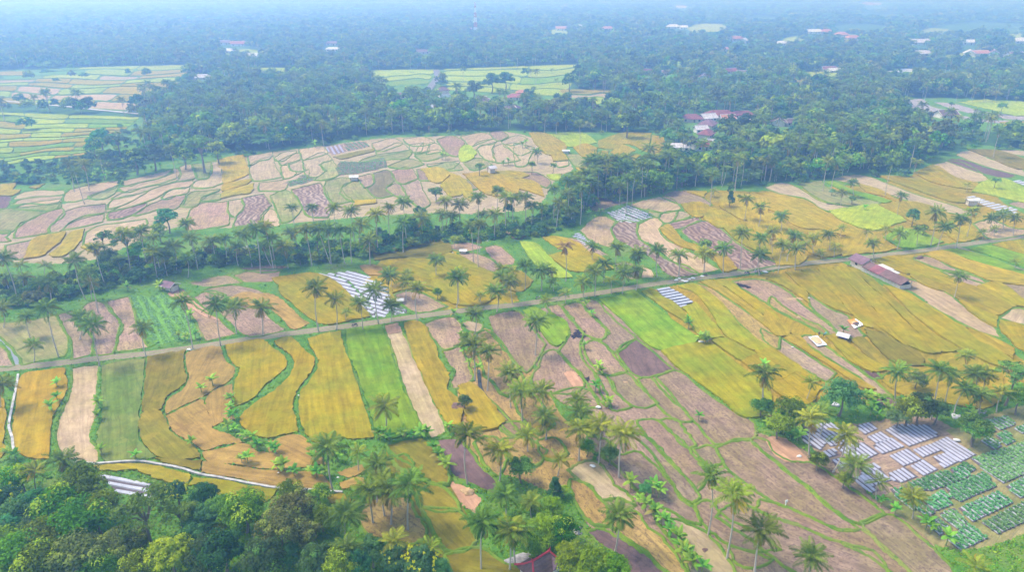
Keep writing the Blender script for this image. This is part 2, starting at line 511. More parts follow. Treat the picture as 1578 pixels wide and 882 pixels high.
C2 B 810,625 920,588 1080,700 1250,820 1400,930 1390,970 1260,1000 1160,1015 1080,930 990,830 930,760 880,690
C2 B 450,600 510,620 590,740 660,800 560,815 500,740
C2 B 190,730 370,690 430,720 480,800 400,800 300,800
D2 B 690,0 800,0 900,80 990,160 1010,200 1080,270 1110,300 1050,410 960,310 870,220 760,100
D2 B 820,0 920,0 960,50 1030,140 1000,155 900,70
D2 B 1030,170 1140,155 1165,200 1190,240 1120,260 1070,220
D3 B -280,160 -100,115 0,200 130,310 250,400 400,530 550,640 430,640 290,570 130,500 60,480 0,440 -90,380 -220,270
D3 B -90,110 0,180 140,290 260,390 410,520 560,600 700,550 640,500 470,380 270,250 180,245 60,200 0,115
D3 A 0,110 50,95 200,170 260,240 190,245 80,215
D3 B 570,600 710,550 900,680 1000,770 1100,882 1120,940 930,940 780,800 620,660
D3 B -20,470 150,520 300,590 460,650 570,650 700,770 800,850 900,950 800,950 640,760 520,730 350,680 180,600 70,570 -50,520
D3 B -200,500 60,580 190,620 350,690 500,750 640,820 760,920 740,950 300,950 0,760 -100,680 -280,560
D2 B 600,40 700,90 690,80 760,110 860,210 950,310 1060,440 1010,480 960,450 900,360 850,290 780,180
D2 B 480,200 580,205 700,190 740,220 820,290 890,380 950,470 1030,530 1055,600 1000,590 900,530 760,470 640,340 590,280
D2 S 290,290 370,250 460,250 500,290 560,380 640,440 680,490 560,450 480,460 430,390 350,340
D2 T 300,350 380,370 450,440 500,500 530,620 430,600 340,490 310,420
D2 D 400,650 470,640 560,680 650,730 750,800 840,882 880,940 700,940 560,770 470,720
D2 T 540,620 560,560 680,540 740,620 840,700 930,820 970,882 980,940 860,882 720,750 620,680
D2 S 780,520 860,570 960,600 1100,670 1200,790 1260,882 1280,950 1050,950 960,790 900,700 820,600
D2 B 1030,490 1100,470 1200,570 1400,660 1521,760 1400,760 1230,720 1130,650 1080,600
D2 B 1230,740 1400,790 1480,820 1380,860 1300,850
D1 D 1045,115 1180,115 1220,170 1300,280 1390,370 1370,430 1250,370 1130,310 1080,210
D1 A 1115,360 1200,390 1300,460 1260,540 1200,500
D1 O 740,150 990,130 1040,200 1110,310 1110,380 1000,370 880,260 800,220
D1 O 770,225 860,215 900,260 880,330 820,280
D1 O 920,450 980,390 1090,410 1180,540 1060,545 950,510
D1 O 945,520 1190,560 1270,720 1200,780 1110,770 1000,610
D1 O 1090,800 1300,760 1430,840 1560,882 1560,950 1140,950
D1 T 610,500 700,460 870,450 900,530 960,620 980,680 900,720 700,700 600,620
D1 P 50,125 240,90 330,180 400,260 290,265 170,245 60,200
D1 P 450,310 600,260 620,300 520,340
D1 P 465,370 600,340 640,380 480,410
D1 G 390,450 480,440 560,480 420,490
D1 T 1260,130 1320,100 1420,130 1440,230 1400,330 1330,260
D1 B 1420,20 1521,10 1600,60 1500,90
D1 T 1430,110 1560,110 1680,180 1620,260 1480,230
D2 T 110,120 220,110 280,190 200,230 130,190
D2 B 400,100 470,100 560,150 520,185 440,180
C0 M -60,310 180,290 330,260 370,330 400,420 390,500 280,520 140,550 90,470 0,380 -60,350
C0 B 345,255 430,235 460,330 540,380 540,490 430,520 430,430 380,330
C0 B 500,205 610,185 650,240 710,300 690,370 660,480 560,490 560,400 480,280
C0 B 630,180 760,150 790,240 810,330 880,450 690,475 700,400 730,330 690,260
C0 B 1060,110 1170,220 1300,290 1390,370 1220,410 1190,350 1120,230
C0 A 990,130 1060,105 1160,190 1230,240 1300,290 1250,280 1110,200
C0 B 1120,70 1400,40 1430,65 1200,85
C0 B 1200,110 1350,80 1480,95 1600,140 1534,160 1380,150
C0 B 1300,240 1450,190 1534,210 1620,300 1700,340 1440,370 1370,310
C0 B 1150,150 1230,115 1330,140 1290,200 1230,220
C0 B 1380,20 1534,-10 1660,-10 1640,40 1534,60 1400,40
C0 B -60,430 0,440 80,560 -60,570
C0 B 1420,-20 1580,-40 1700,-30 1650,-10 1500,-5
A3 W 795,605 850,592 950,592 980,625 1060,650 1200,690 1340,710 1534,715 1650,740 1300,722 1150,702 980,662 850,632
A3 W 1000,605 1100,610 1250,650 1534,690 1650,705 1534,712 1300,682 1100,642
A3 L 1130,602 1300,608 1534,604 1650,640 1534,688 1350,655
A3 Y 915,665 1010,672 1000,695 920,695
A3 Y 1390,725 1560,730 1600,755 1420,755
"""
PALM_DATA = """
@far
B0 90,265 95,310|405,200 -|440,250 -|490,200 -|590,140 625,300|1000,110 -
A1 125,740 140,860|30,740 -|365,730 -|545,690 540,760|590,690 590,760|1125,680 1120,790|1000,740 1000,800|240,350 240,400|880,390 885,430|980,370 985,415|1070,640 1075,720|450,680 -
A2 55,670 55,760|90,700 95,775|155,690 150,790|230,715 220,795|355,730 -|490,670 485,775|770,650 780,720|830,590 830,670|440,590 -|270,570 275,600|85,520 90,560|65,420 70,460|195,410 200,440|220,470 225,500|505,480 505,550|1110,560 -|130,310 130,375|440,310 440,370
A3 965,505 -|1145,540 1130,600|1250,530 1225,605|1310,535 1295,605|1370,550 1360,605|1490,580 1480,610|1245,650 1255,690|1150,695 -|895,840 -|600,840 -|155,585 -|245,540 -|1340,700 -|1390,780 -|870,560 850,590
@belt
B0 20,760 -|120,800 140,880|270,800 270,890|440,770 -|520,840 -|690,770 715,882|730,610 -|830,600 -|905,725 930,880|1020,690 1040,855|1100,555 -|1130,640 1170,835|1105,760 1110,882|1250,660 1275,800|1325,645 1340,800|1440,620 1490,815|1400,690 1410,810|1510,590 -|560,700 -|900,640 -|960,740 990,870
B1 190,460 205,570|310,460 320,545|30,570 -|65,640 95,820|145,690 170,825|190,610 235,720|345,590 420,800|270,590 310,810|400,580 425,800|440,460 -|470,600 505,800|540,590 545,795|540,480 -|650,650 655,810|600,560 595,740|690,500 -|765,460 -|850,430 -|850,545 850,735|960,520 970,640|1075,500 1070,635|1100,420 1100,600|1135,510 1130,600|1185,440 1190,600|1290,400 -|1315,500 1335,600|1390,500 1385,655|1410,360 -|1460,400 1455,595|1500,410 1500,570|1250,570 -|1300,630 1300,730|1150,650 1155,700|20,680 70,810|1300,560 -
B2 30,400 40,590|75,450 70,590|135,460 125,560|240,440 220,580|310,480 310,560|205,350 -|300,390 340,470|290,300 -|350,270 -|370,350 -|430,300 390,470|440,330 430,450|470,250 -|520,230 510,400|595,340 590,450
@wood
B2 690,260 -|640,290 -|730,210 -|770,210 -|945,200 930,355|1060,230 1040,340|1150,370 1150,400|875,145 -|1140,265 -|1170,190 1165,310|1225,230 1195,345|1290,220 1270,340|1330,150 -|1395,220 1375,300|1450,180 1430,310|1500,190 1480,310|1520,250 1510,310|1300,170 -|970,40 -|1180,50 -
B3 40,200 25,310|80,240 70,310|150,190 125,300|375,185 -|430,200 -|490,170 460,275|520,185 490,255|610,70 -|890,80 860,220|900,190 880,260|760,200 -
B1 1045,770 1045,870|775,840 775,930|870,850 880,940|1180,855 1180,1040|1430,820 1430,910|1500,830 1500,920
@road
B2 1345,410 1330,540|1425,460 1410,580|1320,610 1305,830|1430,640 1430,760|1500,600 1500,740|1425,740 1420,860|1210,700 1205,850|1095,730 1090,850|945,740 940,870|820,710 815,880|700,730 700,880|580,700 575,840|440,690 435,780|270,690 275,900|500,800 500,910|440,830 440,920|620,820 620,920|690,760 690,870|35,800 35,950|130,830 130,960|105,130 110,200|190,840 190,940
B3 520,310 530,400|460,370 450,450|810,390 785,510|1200,325 1195,370|1015,490 980,690|1070,575 1020,715|1160,530 1130,705|1230,480 1195,640|910,590 900,690|800,610 780,710|720,590 710,665|610,600 600,670|640,670 645,770|460,580 450,640|380,620 380,720|290,640 290,740|100,510 100,600|40,610 35,690|110,680 80,855|180,630 130,790|190,700 180,830|250,680 235,750|330,735 340,770|420,690 410,760|1345,520 1330,600|1410,500 1410,590|1480,520 1470,630|1360,590 1355,630|1290,610 1285,650|1485,780 1480,830
C3 1150,20 1120,155
C1 330,90 350,355|445,155 455,345|590,180 610,345|515,245 515,290|680,105 705,310|775,190 775,300|765,20 765,150|865,50 865,170|930,90 935,295|1165,30 1165,210|1400,110 1400,240|1305,155 1310,190|1480,50 1495,190|1430,20 1430,130|1270,240 1270,370|10,210 20,380
C0 1075,170 1140,460|1275,190 1305,440|1390,200 1400,370|480,270 470,400|545,310 590,560|840,330 865,500|275,210 350,510|155,260 180,390|195,430 200,540|10,210 20,330|10,660 5,810|540,60 545,170|230,60 235,170|25,30 60,150|140,30 155,140|280,60 305,240
C2 200,60 205,120|380,55 380,155|450,-10 445,150|545,50 545,130|275,120 275,190|620,0 610,135|690,-10 688,115|160,165 160,260
@stream
C1 1260,430 1272,640|1350,470 1345,700|1480,590 1485,800|735,790 740,960
C2 100,290 95,490|15,700 20,880|140,700 150,880|345,760 350,940|360,830 365,1010|150,850 155,1000
D2 50,80 50,180|150,20 155,110|355,50 350,230|475,20 465,250|610,70 585,330|235,220 225,320
D1 1215,70 1220,375|1405,170 1405,360|1435,430 1440,570
@plot
C2 1450,600 1445,830
C3 790,590 775,780|1040,580 985,870|1100,610 1060,800|1190,690 1120,840|1250,600 1240,760|1310,600 1300,740|1400,710 1370,830|280,650 245,760|1190,490 1190,610|330,830 330,960|1270,720 1265,850
D3 270,-20 260,195|475,80 400,300|530,250 500,390|670,350 655,460|870,440 865,570|1240,850 1240,950
@fore
D0 370,225 390,420|205,290 215,420
D1 400,150 435,430|575,180 580,300|690,250 690,480|640,400 665,600|770,400 770,610|885,370 870,640|510,540 520,740|510,740 510,900|790,700 790,860|1310,590 1300,882|1475,640 1465,882|1000,740 1000,880|730,370 735,560
D2 590,550 560,775|1125,320 1105,670|1260,430 1215,810|1425,640 1380,882|-20,640 -20,860|70,470 75,580
D3 275,790 270,960
"""
TREE_DATA = """
E0 130,210,90,lime|40,330,70,lime|60,440,60,lime|480,330,60,lime|60,240,90,mid|560,300,150,mid|430,430,150,mid|560,530,170,mid|370,610,140,mid|660,460,130,mid|240,420,120,dark|100,490,130,dark|60,580,110,dark|520,185,100,pale|1000,440,170,open|1420,340,95,dark|1390,510,120,dark|1225,320,85,flower|1250,460,100,open|830,700,130,olive|1190,750,150,lime|1450,740,150,dark|1510,585,60,lime|180,730,140,mid|60,690,120,mid|300,810,150,mid|560,760,160,olive|100,830,110,lime|960,640,90,olive|1330,650,110,dark|700,850,120,mid|880,790,60,pale|220,600,110,dark|960,830,110,mid|20,380,100,flower
E1 420,480,60,lime|720,480,60,lime|660,300,80,mid|870,330,80,mid|680,430,140,olive|600,570,150,olive|330,440,150,mid|170,430,110,pale|180,730,160,dark|470,770,150,dark|160,585,60,lime|880,500,100,mid|640,750,80,dark|800,700,60,lime|850,780,130,dark|1000,830,120,mid|1230,720,110,dark|1420,830,60,flower|760,600,110,olive|1120,800,110,dark
E2 60,770,110,flower|220,800,120,flower|920,140,105,pale|1150,290,75,cone|1215,300,40,lime|1060,570,115,bright|1130,420,85,bright|1210,580,105,mid|1010,680,100,mid|1260,770,120,bright|1400,810,130,bright|1560,850,110,bright|330,850,100,dark|980,410,50,mid
F 550,260,100,round|1000,320,82,dark|970,170,50,olive|930,340,75,mid|1090,340,62,dark|250,330,80,mid|90,320,65,pale|1310,440,75,pale|1530,140,85,umbrella|1560,280,60,mid|870,380,60,dark
B3 885,510,42,round|400,365,17,round|520,410,24,olive|1370,300,22,pale|940,590,30,mid
B2 1250,410,36,cone|860,290,55,bright|1100,680,45,pale|1300,400,18,mid|75,210,30,mid|200,215,22,mid|130,570,40,pale|1240,360,18,cone
B0 985,530,65,round|940,600,50,mid|600,630,50,umbrella|600,65,65,round|1180,90,90,umbrella|740,650,70,umbrella|560,100,60,mid|690,60,55,open|1080,150,60,mid|790,170,70,mid|900,150,70,dark|1280,120,60,mid|820,720,60,mid|640,760,60,dark
B1 945,490,45,dark|900,560,50,dark|1000,590,40,mid|1040,370,45,pale|340,650,45,umbrella|740,640,40,dark|700,610,40,dark|560,700,40,mid|130,780,45,dark|1300,220,35,pale|240,760,40,dark|1470,470,40,dark|1180,570,35,mid
C1 1210,765,50,olive|1050,120,32,mid|1215,385,35,bright
C2 1090,390,28,mid|100,480,0,skip
D2 740,400,42,round|400,150,50,mid|530,190,60,pale
D3 350,170,0,skip|1245,50,70,pale|230,40,0,skip|90,20,70,mid|320,230,50,mid|470,340,45,mid|420,190,0,skip
A1 350,420,80,dark|500,500,80,dark|150,540,90,mid|300,570,80,mid|590,590,70,mid|720,560,50,mid|770,540,40,round|1260,520,65,dark|1370,480,60,dark|1450,470,75,dark|900,550,60,mid|1030,560,50,bright|940,600,60,mid|1300,620,0,skip|620,560,80,mid|830,650,80,mid
A2 50,560,45,dark|300,480,50,mid|450,460,60,mid|900,500,60,round|700,530,90,mid|1180,580,100,olive|1330,560,100,olive|1230,760,100,olive|1350,740,110,olive|1040,640,50,mid|640,730,70,mid|560,640,80,mid|280,700,60,mid
A3 255,460,22,round|345,480,22,round|420,490,14,round|165,640,50,mid|300,700,80,mid|450,720,70,pale|560,760,60,mid|50,860,60,bright|500,870,35,bright|830,760,80,olive|700,720,70,mid|1050,780,110,olive|720,570,60,olive|1410,630,25,mid|1105,615,15,pale
"""
BANANA_DATA = """
D0 1340,60|1380,75|1430,110|1480,140|1510,175|1130,150|1420,255|1455,255|800,235|60,230|100,240|600,200
C0 345,690|345,770|310,830|590,810|585,880|1195,720|1260,680|1370,780|1365,830|760,120|1060,400|1110,410|1160,400|1380,882|950,110|1130,290|200,450
C1 1190,400|1230,420|1210,500|1240,560|1290,600|1150,275|1195,320
D1 100,200|80,190|110,300|145,300|205,330|310,330|340,340|390,340|730,95|760,135|840,110|890,115|950,105|1020,190|1050,240|1080,270|1100,300|460,250|450,200|985,100|700,110|320,250|1110,70
D2 700,490|740,530|790,580|830,610|860,630|880,680|930,730|940,770|960,810|1010,870|1070,900|650,400|790,430|815,450|320,850|110,870|990,830
C2 1065,415|1100,405|1110,425|1000,335|995,300|395,215|430,270|385,460|470,590|485,610|530,800|510,800|450,710|1440,590|1060,880
C3 600,800|640,820|690,800|720,850|620,860|660,870|740,870|1200,850|1215,880|460,375|580,790|610,770|650,790|100,882|150,860|200,880|250,860|70,900|130,920|180,930|30,890|20,910|560,770
D3 20,40|60,70|110,80|150,110|190,130|90,50|940,640|970,660|680,500|760,550|1060,730|130,60|40,20|170,90|210,100
B0 900,250|950,235|1090,200|1130,190|560,300|700,290|640,290|1050,205|1170,180|860,265|580,280|620,300
B1 1100,175|1440,215|1470,210|330,105|1080,180
B2 20,110|40,100|770,400|800,385|830,380|480,510|440,540|1300,340|1340,325|600,440|870,130|410,520
B3 160,310|200,300|290,300|340,290|960,200|985,190|590,480
"""
HOUSES = """
683,149,10,8,20,brown,cream,two-storey cream house with brown hipped roof beside the country road
743,160,15,10,10,brown,cream,wide brown hipped roof with white ridges east of the country road
788,172,12,10,-15,mauve,cream,mauve hipped roof with pale ridges at the wood's edge
794,154,13,8,5,red,cream,dark red roof in the trees behind the mauve hipped house
803,147,9,6,5,orange,orange,small orange-walled house among tall dark trees
667,171,8,6,60,white,cream,small white-gabled house sunk in the wooded belt
614,152,14,7,0,mauve,cream,purple-grey roof under trees left of the country road
1108,183,22,11,5,maroon,cream,largest maroon roof of the hamlet beside the right-hand woods
1090,187,11,8,20,grey,white,pale grey roof in the middle of the maroon hamlet
1065,188,15,9,-5,maroon,cream,long red-brown roof at the left end of the maroon hamlet
1090,197,13,10,60,mauve,cream,mauve roof below the pale grey one in the hamlet
1079,205,8,6,10,grey,white,low pale roof with white fascia below the hamlet's mauve roof
1088,212,12,8,60,maroon,cream,maroon roof lowest among the hamlet's dense trees
1120,188,10,7,5,orange,white,bright orange-red roof right of the hamlet's largest roof
1143,182,16,8,0,maroon,cream,maroon roof at the right end of the hamlet
1150,190,7,5,10,grey,white,small pale grey roof at the hamlet's right edge
1081,231,11,8,15,red,white,bright red roof at the edge of the yellow field
1097,226,6,5,5,white,white,small white shed beside the bright red roof
1199,193,13,9,70,maroon,white,maroon roof with white gable alone right of the hamlet
1216,194,8,6,20,brown,cream,brown roof beside the white-gabled maroon one
1044,233,14,6,-5,grey,cream,low grey roof at the green corner by the yellow field
1084,124,18,12,70,mauve,white,mauve house with big white gable above the wooded belt
1027,116,11,8,10,maroon,white,maroon roof with white wall left of the big white gable
1054,111,12,6,0,white,white,long white roof above the big white gable
998,114,14,8,-10,maroon,cream,maroon roof half hidden left of the long white roof
1126,113,16,9,15,red,cream,reddish roof right of the big white gable
1143,116,12,7,0,mauve,white,mauve roof with white walls beside the reddish roof
1456,182,14,10,10,brown,white,brown house standing beside the flooded grey paddies
1276,110,16,9,5,maroon,white,maroon roof by pale clearing on the right
1284,112,14,7,15,white,white,white roof touching the maroon one by the pale clearing
865,47,24,14,0,orange,white,lone white house with reddish roof in a light clearing
936,47,26,14,10,orange,cream,reddish roof in forest right of the lone white house
892,43,16,10,0,white,cream,tiny pale house between the two reddish roofs
1134,63,24,14,20,orange,white,orange roof with white annexe deep in the forest
1146,66,20,12,60,white,white,white gabled building right beside the orange roof
1119,79,12,8,0,orange,white,tiny orange roof below the orange and white pair
1037,44,30,16,0,white,cream,long pale roof on the far light clearing
1053,45,16,12,0,white,white,small white building next to the far long pale roof
1050,13,60,24,-10,grey,cream,farthest long pale warehouse near the top of the picture
1253,52,26,14,5,white,white,white roof left of three orange roofs on the far right
1272,52,24,14,0,orange,orange,first orange roof of the far right cluster
1296,57,24,16,0,orange,cream,orange roof in the middle of the far right cluster
1313,62,26,14,10,orange,cream,low orange roof at the end of the far right cluster
1205,70,22,10,0,white,cream,pale low roof alone below the far orange cluster
1416,69,34,16,5,grey,white,big pale hall in the far right settlement
1493,86,20,14,60,white,white,white gable first in the far right row
1506,86,26,12,0,orange,white,orange roof second in the far right row
1530,86,24,14,60,maroon,white,maroon roof with white gable in the far right row
1562,90,24,16,20,mauve,white,white gabled mauve house closest in the far right row
1420,86,28,12,0,grey,cream,pale grey roof below the big pale hall
1337,8,60,30,0,orange,cream,faint orange roofed works near the top right
1353,8,50,24,0,grey,white,faint pale works beside the orange roofed one
1390,114,18,8,0,white,white,long white low roof in the mid right forest
1373,117,14,7,0,grey,cream,grey low roof left of the long white low roof
1491,69,26,12,0,white,white,white roof in the far right settlement above the row
1572,67,30,16,0,white,cream,pale building at the far right edge
368,71,22,12,5,red,white,red roofed house in the forest on the left
349,69,20,10,0,mauve,white,mauve roof beside the red roofed house
356,82,12,10,0,white,white,white wall block below the red roofed house
391,89,12,9,0,white,white,small white shed right of the red roofed house
313,123,17,9,15,grey,cream,pale grey barn among the far left paddies
513,79,20,8,0,white,cream,small whitish roof in the forest left of the tower
513,70,22,9,0,mauve,cream,mauve roof above the small whitish roof
650,83,26,9,0,brown,cream,brownish long roof in the forest left of the tower
"""
# ------------------------------------------------------------------ materials of the land
def make_crop():
    m, nt, b = new_mat("crop", 0.9)
    b.inputs["Specular IOR Level"].default_value = 0.0
    pos = nd(nt, "ShaderNodeNewGeometry").outputs["Position"]
    rot = nd(nt, "ShaderNodeVectorRotate", rotation_type='Z_AXIS')
    nt.links.new(pos, rot.inputs["Vector"])
    nt.links.new(attr(nt, "rowdir").outputs["Fac"], rot.inputs["Angle"])
    rp = rot.outputs[0]
    st = nd(nt, "ShaderNodeMapping")
    st.inputs["Scale"].default_value = (0.10, 1.0, 1.0)
    nt.links.new(rp, st.inputs["Vector"])
    big = remap(nt, noise(nt, pos, 0.06, 4, 0.65), 0.40, 0.60)
    ca, cb, cc = (attr(nt, k).outputs["Color"] for k in ("col_a", "col_b", "col_c"))
    c = mixc(nt, big, ca, cb)
    streak = remap(nt, noise(nt, st.outputs[0], 0.9, 4), 0.3, 0.7, 0.74, 1.24)
    c = mixc(nt, 1.0, c, gray(nt, streak), 'MULTIPLY')
    fine = noise(nt, pos, 1.5, 5, 0.75)
    c = mixc(nt, 1.0, c, gray(nt, remap(nt, fine, 0.3, 0.7, 0.80, 1.16)), 'MULTIPLY')
    med = noise(nt, pos, 0.35, 3, 0.6)
    c = mixc(nt, 1.0, c, gray(nt, remap(nt, med, 0.3, 0.7, 0.80, 1.17)), 'MULTIPLY')
    # feet and machines leave thin tracks, the crop lies flat or ripens in patches
    tr = nd(nt, "ShaderNodeMapping")
    tr.inputs["Scale"].default_value = (0.022, 0.30, 1.0)
    nt.links.new(rp, tr.inputs["Vector"])
    ln = math_n(nt, 'ABSOLUTE', math_n(nt, 'SUBTRACT', noise(nt, tr.outputs[0], 1.0, 2), 0.5))
    c = mixc(nt, remap(nt, ln, 0.0, 0.016, 0.5, 0.0), c, cc)
    pt = noise(nt, pos, 0.16, 5, 0.7)
    c = mixc(nt, remap(nt, pt, 0.58, 0.64, 0.0, 0.55), c, mixc(nt, 1.0, cb, (1.22, 1.2, 1.15), 'MULTIPLY'))
    c = mixc(nt, remap(nt, pt, 0.40, 0.35, 0.0, 0.45), c, cc)
    # stubble clumps and clods
    sp = math_n(nt, 'MULTIPLY', remap(nt, noise(nt, pos, 1.5, 4, 0.8), 0.52, 0.60), attr(nt, "speck").outputs["Fac"])
    dash = nd(nt, "ShaderNodeMapping")
    dash.inputs["Scale"].default_value = (0.7, 2.2, 1.0)
    nt.links.new(rp, dash.inputs["Vector"])
    sp2 = math_n(nt, 'MULTIPLY', remap(nt, noise(nt, dash.outputs[0], 0.9, 4, 0.7), 0.55, 0.63), attr(nt, "speck").outputs["Fac"])
    c = mixc(nt, math_n(nt, 'MAXIMUM', sp, sp2), c, cc)
    # ploughed ridges
    sep = nd(nt, "ShaderNodeSeparateXYZ")
    nt.links.new(rp, sep.inputs[0])
    wob = math_n(nt, 'MULTIPLY', noise(nt, pos, 0.09, 2), 12.0)
    w = math_n(nt, 'SINE', math_n(nt, 'MULTIPLY', math_n(nt, 'ADD', sep.outputs[1], wob), 2 * math.pi / 2.3))
    wv = math_n(nt, 'MULTIPLY', remap(nt, w, -0.25, 0.35), attr(nt, "rows").outputs["Fac"])
    c = mixc(nt, wv, c, cc)
    nt.links.new(c, b.inputs["Base Color"])
    h = math_n(nt, 'SUBTRACT', fine, math_n(nt, 'MULTIPLY', wv, 0.8))
    bump(nt, b, h, 0.5, 0.3)
    return m
CROP = make_crop()

def make_ground():
    m, nt, b = new_mat("grassland", 0.95)
    b.inputs["Specular IOR Level"].default_value = 0.1
    pos = nd(nt, "ShaderNodeNewGeometry").outputs["Position"]
    c = mixc(nt, remap(nt, noise(nt, pos, 0.22, 4), 0.35, 0.65), (0.075, 0.20, 0.025), (0.13, 0.25, 0.032))
    c = mixc(nt, remap(nt, noise(nt, pos, 0.06, 3), 0.52, 0.72, 0.0, 0.6), c, (0.21, 0.21, 0.05))
    c = mixc(nt, remap(nt, noise(nt, pos, 0.8, 4, 0.7), 0.56, 0.68, 0.0, 0.7), c, (0.07, 0.19, 0.02))
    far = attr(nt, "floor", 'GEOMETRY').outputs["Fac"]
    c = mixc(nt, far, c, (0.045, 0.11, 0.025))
    nt.links.new(c, b.inputs["Base Color"])
    bump(nt, b, noise(nt, pos, 1.2, 4, 0.7), 0.7, 0.4)
    return m
GROUND = make_ground()
def make_bank():
    m, nt, b = new_mat("bund_grass", 0.95)
    b.inputs["Specular IOR Level"].default_value = 0.0
    pos = nd(nt, "ShaderNodeNewGeometry").outputs["Position"]
    c = mixc(nt, remap(nt, noise(nt, pos, 0.12, 4), 0.35, 0.65), (0.095, 0.185, 0.018), (0.185, 0.265, 0.03))
    c = mixc(nt, remap(nt, noise(nt, pos, 0.05, 3), 0.55, 0.70, 0.0, 0.75), c, (0.26, 0.25, 0.08))
    c = mixc(nt, remap(nt, noise(nt, pos, 0.9, 4, 0.7), 0.54, 0.66, 0.0, 0.7), c, (0.05, 0.15, 0.02))
    nt.links.new(c, b.inputs["Base Color"])
    bump(nt, b, noise(nt, pos, 1.8, 4, 0.7), 0.7, 0.3)
    return m
BANK = make_bank()

def leaf_mat(name, c1, c2, c3=None, rand=0.35, trans=0.25):
    """c1..c2 by the leaf's own tone ('v'), c3 for withered leaves ('d'); every plant has its own tint."""
    m = bpy.data.materials.new(name)
    m.use_nodes = True
    nt = m.node_tree
    nt.nodes.clear()
    out = nd(nt, "ShaderNodeOutputMaterial")
    v = attr(nt, "v", 'GEOMETRY').outputs["Fac"]
    rnd = nd(nt, "ShaderNodeObjectInfo").outputs["Random"]
    c = mixc(nt, v, c1, c2)
    hsv = nd(nt, "ShaderNodeHueSaturation")
    nt.links.new(c, hsv.inputs["Color"])
    nt.links.new(remap(nt, rnd, 0, 1, 0.5 - 0.05 * rand / 0.35, 0.5 + 0.03 * rand / 0.35), hsv.inputs["Hue"])
    r2 = math_n(nt, 'FRACT', math_n(nt, 'MULTIPLY', rnd, 7.31))
    nt.links.new(remap(nt, r2, 0, 1, 1 - rand, 1 + rand), hsv.inputs["Value"])
    c = hsv.outputs[0]
    if c3:
        d = attr(nt, "d", 'GEOMETRY').outputs["Fac"]
        c = mixc(nt, d, c, c3)
    df = nd(nt, "ShaderNodeBsdfDiffuse")
    tr = nd(nt, "ShaderNodeBsdfTranslucent")
    nt.links.new(c, df.inputs[0])
    nt.links.new(c, tr.inputs[0])
    mx = nd(nt, "ShaderNodeMixShader")
    mx.inputs[0].default_value = trans
    nt.links.new(df.outputs[0], mx.inputs[1])
    nt.links.new(tr.outputs[0], mx.inputs[2])
    nt.links.new(mx.outputs[0], out.inputs[0])
    return m
LEAF = {
    'mid': leaf_mat("foliage_mid", (0.031, 0.085, 0.008), (0.20, 0.39, 0.018), (0.42, 0.56, 0.03), rand=0.45),
    'lime': leaf_mat("foliage_lime", (0.073, 0.181, 0.011), (0.546, 0.690, 0.030), rand=0.2),
    'bright': leaf_mat("foliage_bright", (0.05, 0.14, 0.009), (0.30, 0.50, 0.02), rand=0.25),
    'dark': leaf_mat("foliage_dark", (0.029, 0.095, 0.034), (0.105, 0.240, 0.064), (0.14, 0.30, 0.06), rand=0.45),
    'olive': leaf_mat("foliage_olive", (0.046, 0.081, 0.020), (0.228, 0.303, 0.068), (0.33, 0.40, 0.06), rand=0.45),
    'open': leaf_mat("foliage_open", (0.064, 0.109, 0.018), (0.303, 0.409, 0.061), rand=0.2),
    'pale': leaf_mat("foliage_pale", (0.06, 0.155, 0.024), (0.27, 0.48, 0.08), rand=0.25),
    'flower': leaf_mat("foliage_dusky", (0.038, 0.104, 0.038), (0.095, 0.209, 0.066), rand=0.15),
    'round': leaf_mat("foliage_bluish", (0.051, 0.203, 0.061), (0.181, 0.446, 0.121), rand=0.2),
    'cone': leaf_mat("foliage_deep", (0.022, 0.095, 0.038), (0.085, 0.227, 0.076), rand=0.2),
    'umbrella': leaf_mat("foliage_feathery", (0.046, 0.136, 0.023), (0.228, 0.440, 0.076), rand=0.25),
}
BLOSSOM = leaf_mat("blossom", (0.5, 0.55, 0.015), (0.72, 0.72, 0.02), rand=0.1)
PALM = leaf_mat("palm_frond", (0.030, 0.088, 0.014), (0.235, 0.35, 0.045), (0.44, 0.28, 0.06), rand=0.22)
PALM_Y = leaf_mat("palm_frond_yellowing", (0.06, 0.12, 0.014), (0.36, 0.42, 0.04), (0.52, 0.27, 0.03), rand=0.2)
PALM_D = leaf_mat("palm_frond_dry", (0.25, 0.15, 0.06), (0.42, 0.27, 0.11), (0.4, 0.22, 0.08), rand=0.1)
BANANA = leaf_mat("banana_leaf", (0.13, 0.34, 0.03), (0.30, 0.55, 0.07), (0.4, 0.3, 0.1), rand=0.3, trans=0.35)
TUFT = leaf_mat("grass_blades", (0.13, 0.32, 0.022), (0.25, 0.46, 0.035), rand=0.3)
CABBAGE = leaf_mat("vegetable_leaf", (0.11, 0.29, 0.09), (0.23, 0.47, 0.2), rand=0.25)
TRUNK = simple_mat("palm_bark", (0.46, 0.41, 0.35), 0.9, 0.25, 2.0)
BARK = simple_mat("tree_bark", (0.20, 0.165, 0.13), 0.9, 0.25, 2.0)
PSEUDO = simple_mat("banana_stem", (0.25, 0.28, 0.10), 0.8, 0.2, 2.0)
HUSK = simple_mat("coconut_husk", (0.17, 0.2, 0.05), 0.7, 0.3, 3.0)
SOIL = simple_mat("garden_soil", (0.25, 0.165, 0.115), 0.95, 0.3, 0.7, 0.4)
MULCH = simple_mat("plastic_mulch", (0.41, 0.41, 0.49), 0.4, 0.2, 0.5)
CONCRETE = simple_mat("pale_concrete", (0.42, 0.40, 0.37), 0.85, 0.4, 0.9)
STREAM = simple_mat("dark_water", (0.05, 0.05, 0.05), 0.25, 0.2, 0.5)
STRAW = simple_mat("straw", (0.46, 0.31, 0.16), 0.95, 0.25, 1.5, 0.6)
STRAW_D = simple_mat("rotting_straw", (0.17, 0.10, 0.075), 0.95, 0.4, 2.0, 0.6)
